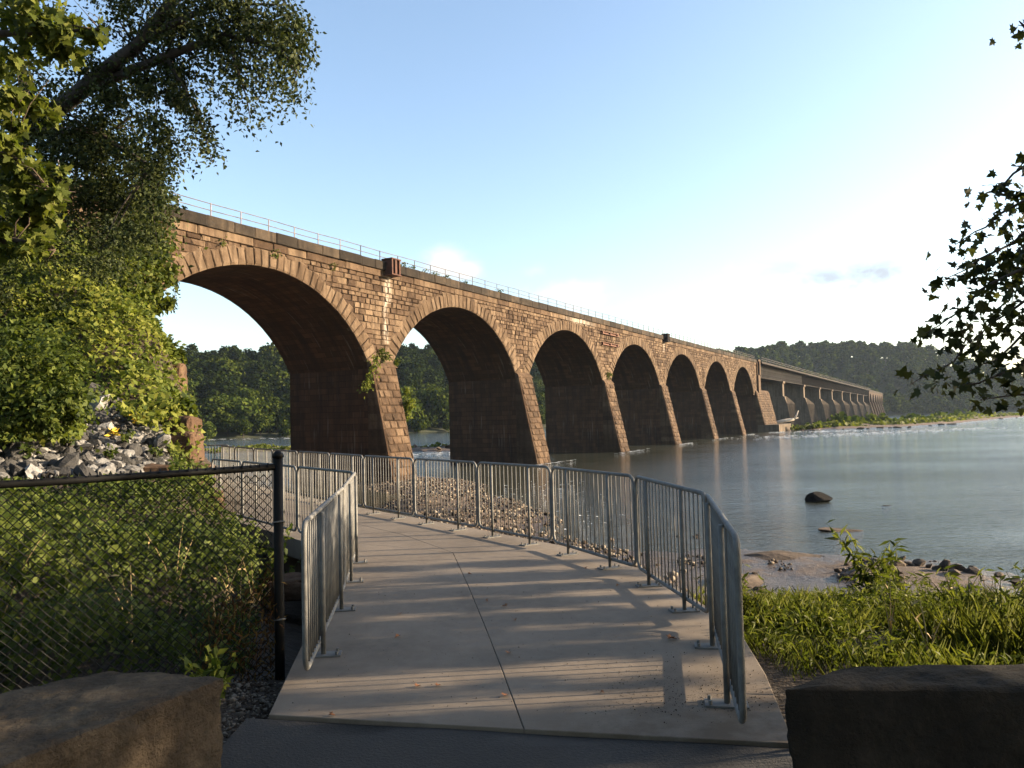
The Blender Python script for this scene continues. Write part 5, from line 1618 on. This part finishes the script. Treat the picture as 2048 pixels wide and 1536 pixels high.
# driftwood lodged on the wide pier at the end of the stone arches
dl = empty('driftwood_log', vloc(150.5, 3.6, -1.0)); tag(dl, 'bleached driftwood trunk stranded against the wide pier before the girders', 'log')
m_ = MB(); c0 = np.array([0, 0, 0.])
ax = np.array([5.0, -1.0, 1.1])
m_.tube([-ax * .6, -ax * .1 + [0, 0, .15], ax * .5], [.55, .5, .32], 9); m_.build('trunk', 'drift', dl, True)
m_ = MB(); m_.tube([ax * .5, ax * .62 + [0, 0, .9], ax * .72 + [0, 0, 2.0]], [.26, .2, .1], 7); m_.tube([ax * .3, ax * .7 + [0, 0, .1]], [.25, .1], 7); m_.build('branch', 'drift', dl, True)
m_ = MB()
for k in range(5): m_.tube([-ax * .58, -ax * .66 + RNG.normal(0, .5, 3)], [.2, .05], 6)
m_.build('root', 'drift', dl, True)
_b = MB(); _b.box(132.3, 149.6, -5.4, -.3, -5, -1.55); _b.build('pier_footing', 'far_concrete', via)

# white water
FV = []; rr = np.random.default_rng(8)
def fleck(x, y, w, d_):
    k = rr.integers(5, 8); a = np.sort(rr.uniform(0, 6.28, k))
    FV.append([(x + w * math.cos(t) * rr.uniform(.5, 1), y + d_ * math.sin(t) * rr.uniform(.4, 1), WZ + .02 + rr.uniform(0, .05)) for t in a])
for i, c in enumerate(PC[2:] + [141]):
    for k in range(34):
        p = vloc(c + rr.normal(1.5, 2.6), 3.0 + abs(rr.normal(0, .5)), 0); fleck(p[0], p[1], rr.uniform(.15, .6), rr.uniform(.06, .16))
for k in range(520):
    t = rr.uniform(0, 1); x = 47 + 62 * t + rr.normal(0, 3); y = 142 + 30 * t + rr.normal(0, 5) * (1 - .5 * t)
    fleck(x, y, rr.uniform(.2, 1.0), rr.uniform(.05, .2))
for k in range(160):
    x = rr.uniform(60, 82); y = 176 + rr.normal(0, 3); fleck(x, y, rr.uniform(.3, 1.2), rr.uniform(.1, .3))
for k in range(90):
    x = rr.uniform(-16, -3); y = rr.uniform(106, 113); fleck(x, y, rr.uniform(.2, .8), rr.uniform(.06, .15))
for k in range(60):
    x = rr.uniform(-105, -60); y = 255 + rr.normal(0, 6); fleck(x, y, rr.uniform(.5, 2.0), rr.uniform(.2, .6))
for k in range(150):
    x = rr.uniform(-1, 5.5); y = rr.uniform(30, 58); fleck(x, y, rr.uniform(.04, .2), rr.uniform(.02, .05))
fv = []; ff = []
for q in FV:
    b = len(fv); fv += q; ff.append(tuple(range(b, b + len(q))))
tag(mesh_obj('foam', fv, ff, 'foam'), 'white flecks of broken water round the piers and along the riffles', 'foam', kind='stuff')

# ================================================================== FAR WOODS
def proto(seed, mat, w, h, nfaces, willow=False):
    r = np.random.default_rng(seed)
    Ps, Ds = [], []
    nl = r.integers(8, 13)
    for k in range(nl):
        t = k / (nl - 1); a = k * 2.4 + r.uniform(-.5, .5)
        prof = math.sin(math.pi * (.12 + .80 * t)) ** .75
        c = np.array([math.cos(a) * w * .30 * prof, math.sin(a) * w * .30 * prof, h * ((.16 if willow else .34) + (.66 if willow else .50) * t)])
        rr_ = w * r.uniform(.20, .30) * (.65 + .5 * prof)
        P_, D_ = clump_points(c, (rr_, rr_, rr_ * .8), nfaces // nl, rng=r, shell=.5)
        Ps.append(P_); Ds.append(D_)
    P_ = np.concatenate(Ps); D_ = np.concatenate(Ds)
    return P_, D_


PROTO = []
specs = [(1, 'far_a', 11, 15), (2, 'far_a', 12, 17), (3, 'far_b', 11, 14), (4, 'far_a', 9.5, 16), (5, 'far_b', 13, 16), (6, 'far_c', 11, 11), (7, 'far_c', 9, 9), (8, 'far_b', 9, 10), (9, 'far_a', 8, 17)]
for sd, mt, w, h in specs:
    P_, D_ = proto(sd, mt, w, h, 1300, willow=sd in (6, 7, 8))
    V, fs = leaf_arrays(P_, w * .085, 'clump', outward=D_ * 1.1, up=.35, rng=np.random.default_rng(sd))
    me = raw_leaves('far_tree', V, fs, mt, rng=np.random.default_rng(sd), link=False)
    # trunk and a few limbs joined in the same small mesh
    tm = MB(); tm.tube([(0, 0, -1.5), (0, 0, h * .35), (.2, .1, h * .7)], [.32, .25, .1], 6)
    for k in range(4):
        a = k * 1.6 + sd; tm.tube([(0, 0, h * (.3 + .08 * k)), (math.cos(a) * w * .22, math.sin(a) * w * .22, h * (.5 + .08 * k))], [.14, .05], 5)
    tme = bpy.data.meshes.new('t'); tme.from_pydata(tm.v, [], tm.f)
    import bmesh
    bm = bmesh.new(); bm.from_mesh(me)
    n0 = len(bm.faces); bm.from_mesh(tme); bm.faces.ensure_lookup_table()
    for f in bm.faces[n0:]: f.material_index = 1
    bm.to_mesh(me); bm.free(); me.materials.append(M['dark_bark']); bpy.data.meshes.remove(tme)
    PROTO.append(me)

fr = np.random.default_rng(31)
cand = []
wins = [(-26.5, -14.0, .95), (-11.0, -3.0, .95), (-.5, 4.0, .8), (13.5, 37.5, 1.0), (-32, -26.5, .5)]
for a0, a1, dens in wins:
    for k in range(int((a1 - a0) * 420 * dens)):
        a = rad(fr.uniform(a0, a1)); r_ = fr.uniform(240, 900)
        cand.append((r_ * math.sin(a), r_ * math.cos(a)))
cand = np.array(cand); sd_ = shore_dist(cand[:, 0], cand[:, 1])
keep = (sd_ > 3) & (sd_ < 165); cand = cand[keep]; sd_ = sd_[keep]
hzv = hill_z(cand[:, 0], cand[:, 1])
sel = []
cellD = {}
for i in np.argsort(sd_):
    x, y = cand[i]; sp = 6.0 if sd_[i] < 25 else 8.6
    cx, cy = int(x // 9), int(y // 9)
    if any((x - q[0]) ** 2 + (y - q[1]) ** 2 < sp * sp for ix in (-1, 0, 1) for iy in (-1, 0, 1) for q in cellD.get((cx + ix, cy + iy), ())): continue
    cellD.setdefault((cx, cy), []).append((x, y)); sel.append(i)
items = []
for i in sel:
    x, y = cand[i]; d_ = sd_[i]
    if d_ < 26: pi_ = int(fr.choice([5, 6, 7, 5, 6, 2]))
    elif d_ < 50: pi_ = int(fr.choice([5, 7, 2, 4, 0]))
    else: pi_ = int(fr.choice([0, 1, 2, 3, 4, 8, 0, 1]))
    if math.degrees(math.atan2(x, y)) < 8 and pi_ in (5, 6): pi_ = int(fr.choice([7, 2, 5]))
    sc = fr.uniform(.75, 1.2) * (.62 if d_ < 8 else 1.0)
    items.append((float(np.hypot(x, y)), x, y, float(hzv[i]), pi_, sc, fr.uniform(0, 6.28), d_))
items.sort(key=lambda q: q[0] / q[5])
seen_first = [q for q in items if -25.8 < math.degrees(math.atan2(q[1], q[2])) < 35.2]
LAB = {'w': ('rounded pale green willow at the foot of the far wooded shore', 'willows along the far shore'),
       'l': ('dark broadleaf tree on the wooded hill seen through the arches', 'trees on the hill behind the arches'),
       'r': ('hazy broadleaf tree on the wooded ridge beyond the girder spans', 'trees on the ridge beyond the girders')}
ind = set(id(q) for q in seen_first[:295])
FR = {}
for q in items:
    _, x, y, z, pi_, sc, rz, d_ = q
    if id(q) in ind:
        o = bpy.data.objects.new('far_tree', PROTO[pi_]); COL.objects.link(o)
        o.location = (x, y, z); o.scale = (sc, sc, sc * fr.uniform(.85, 1.1)); o.rotation_euler = (0, 0, rz)
        key = 'w' if pi_ in (5, 6, 7) else ('l' if math.degrees(math.atan2(x, y)) < 8 else 'r')
        tag(o, LAB[key][0], 'tree', LAB[key][1])
    else:
        FR.setdefault(specs[pi_][1], []).append(q)
VV = []; TT = []
for mt, qs in FR.items():                # all the remaining trees: one mass
    for q in qs:
        _, x, y, z, pi_, sc, rz, d_ = q
        sd, _, w, h = specs[pi_]
        P_, D_ = proto(sd, mt, w, h, 300, willow=sd in (6, 7, 8))
        c, s = math.cos(rz), math.sin(rz)
        Rm = np.array([[c, s, 0], [-s, c, 0], [0, 0, 1]])
        V, fs = leaf_arrays(P_ @ Rm * sc + np.array([x, y, z]), w * .17 * sc, 'clump', outward=D_ @ Rm * 1.1, up=.35)
        VV.append(V); TT.append(RNG.uniform(0, 1, len(V)) * (.75 if mt == 'far_a' else 1.0))
if VV:
    o = raw_leaves('far_woods', np.concatenate(VV), LEAF['clump'][1], 'far_b', tint=np.concatenate(TT))
    tag(o, 'rest of the dense woods covering the far hills', 'woods', kind='stuff')

# ================================================================== HAZE
HZ = 1
if HZ:
    hm, N, b_, out_, co_ = material('haze_air')
    N.t.nodes.remove(b_)
    pv = N.n('ShaderNodeVolumePrincipled', Color=(.62, .78, 1.0), Density=.00006, Anisotropy=.25)
    N.t.links.new(pv.outputs[0], out_.inputs['Volume'])
    hb = MB(); hb.box(-1300, 1500, -300, 1300, -6.2, 90)
    ho = mesh_obj('haze', hb.v, hb.f, hm); tag(ho, kind='stuff', label='thin blue evening haze over the river', cat='haze')
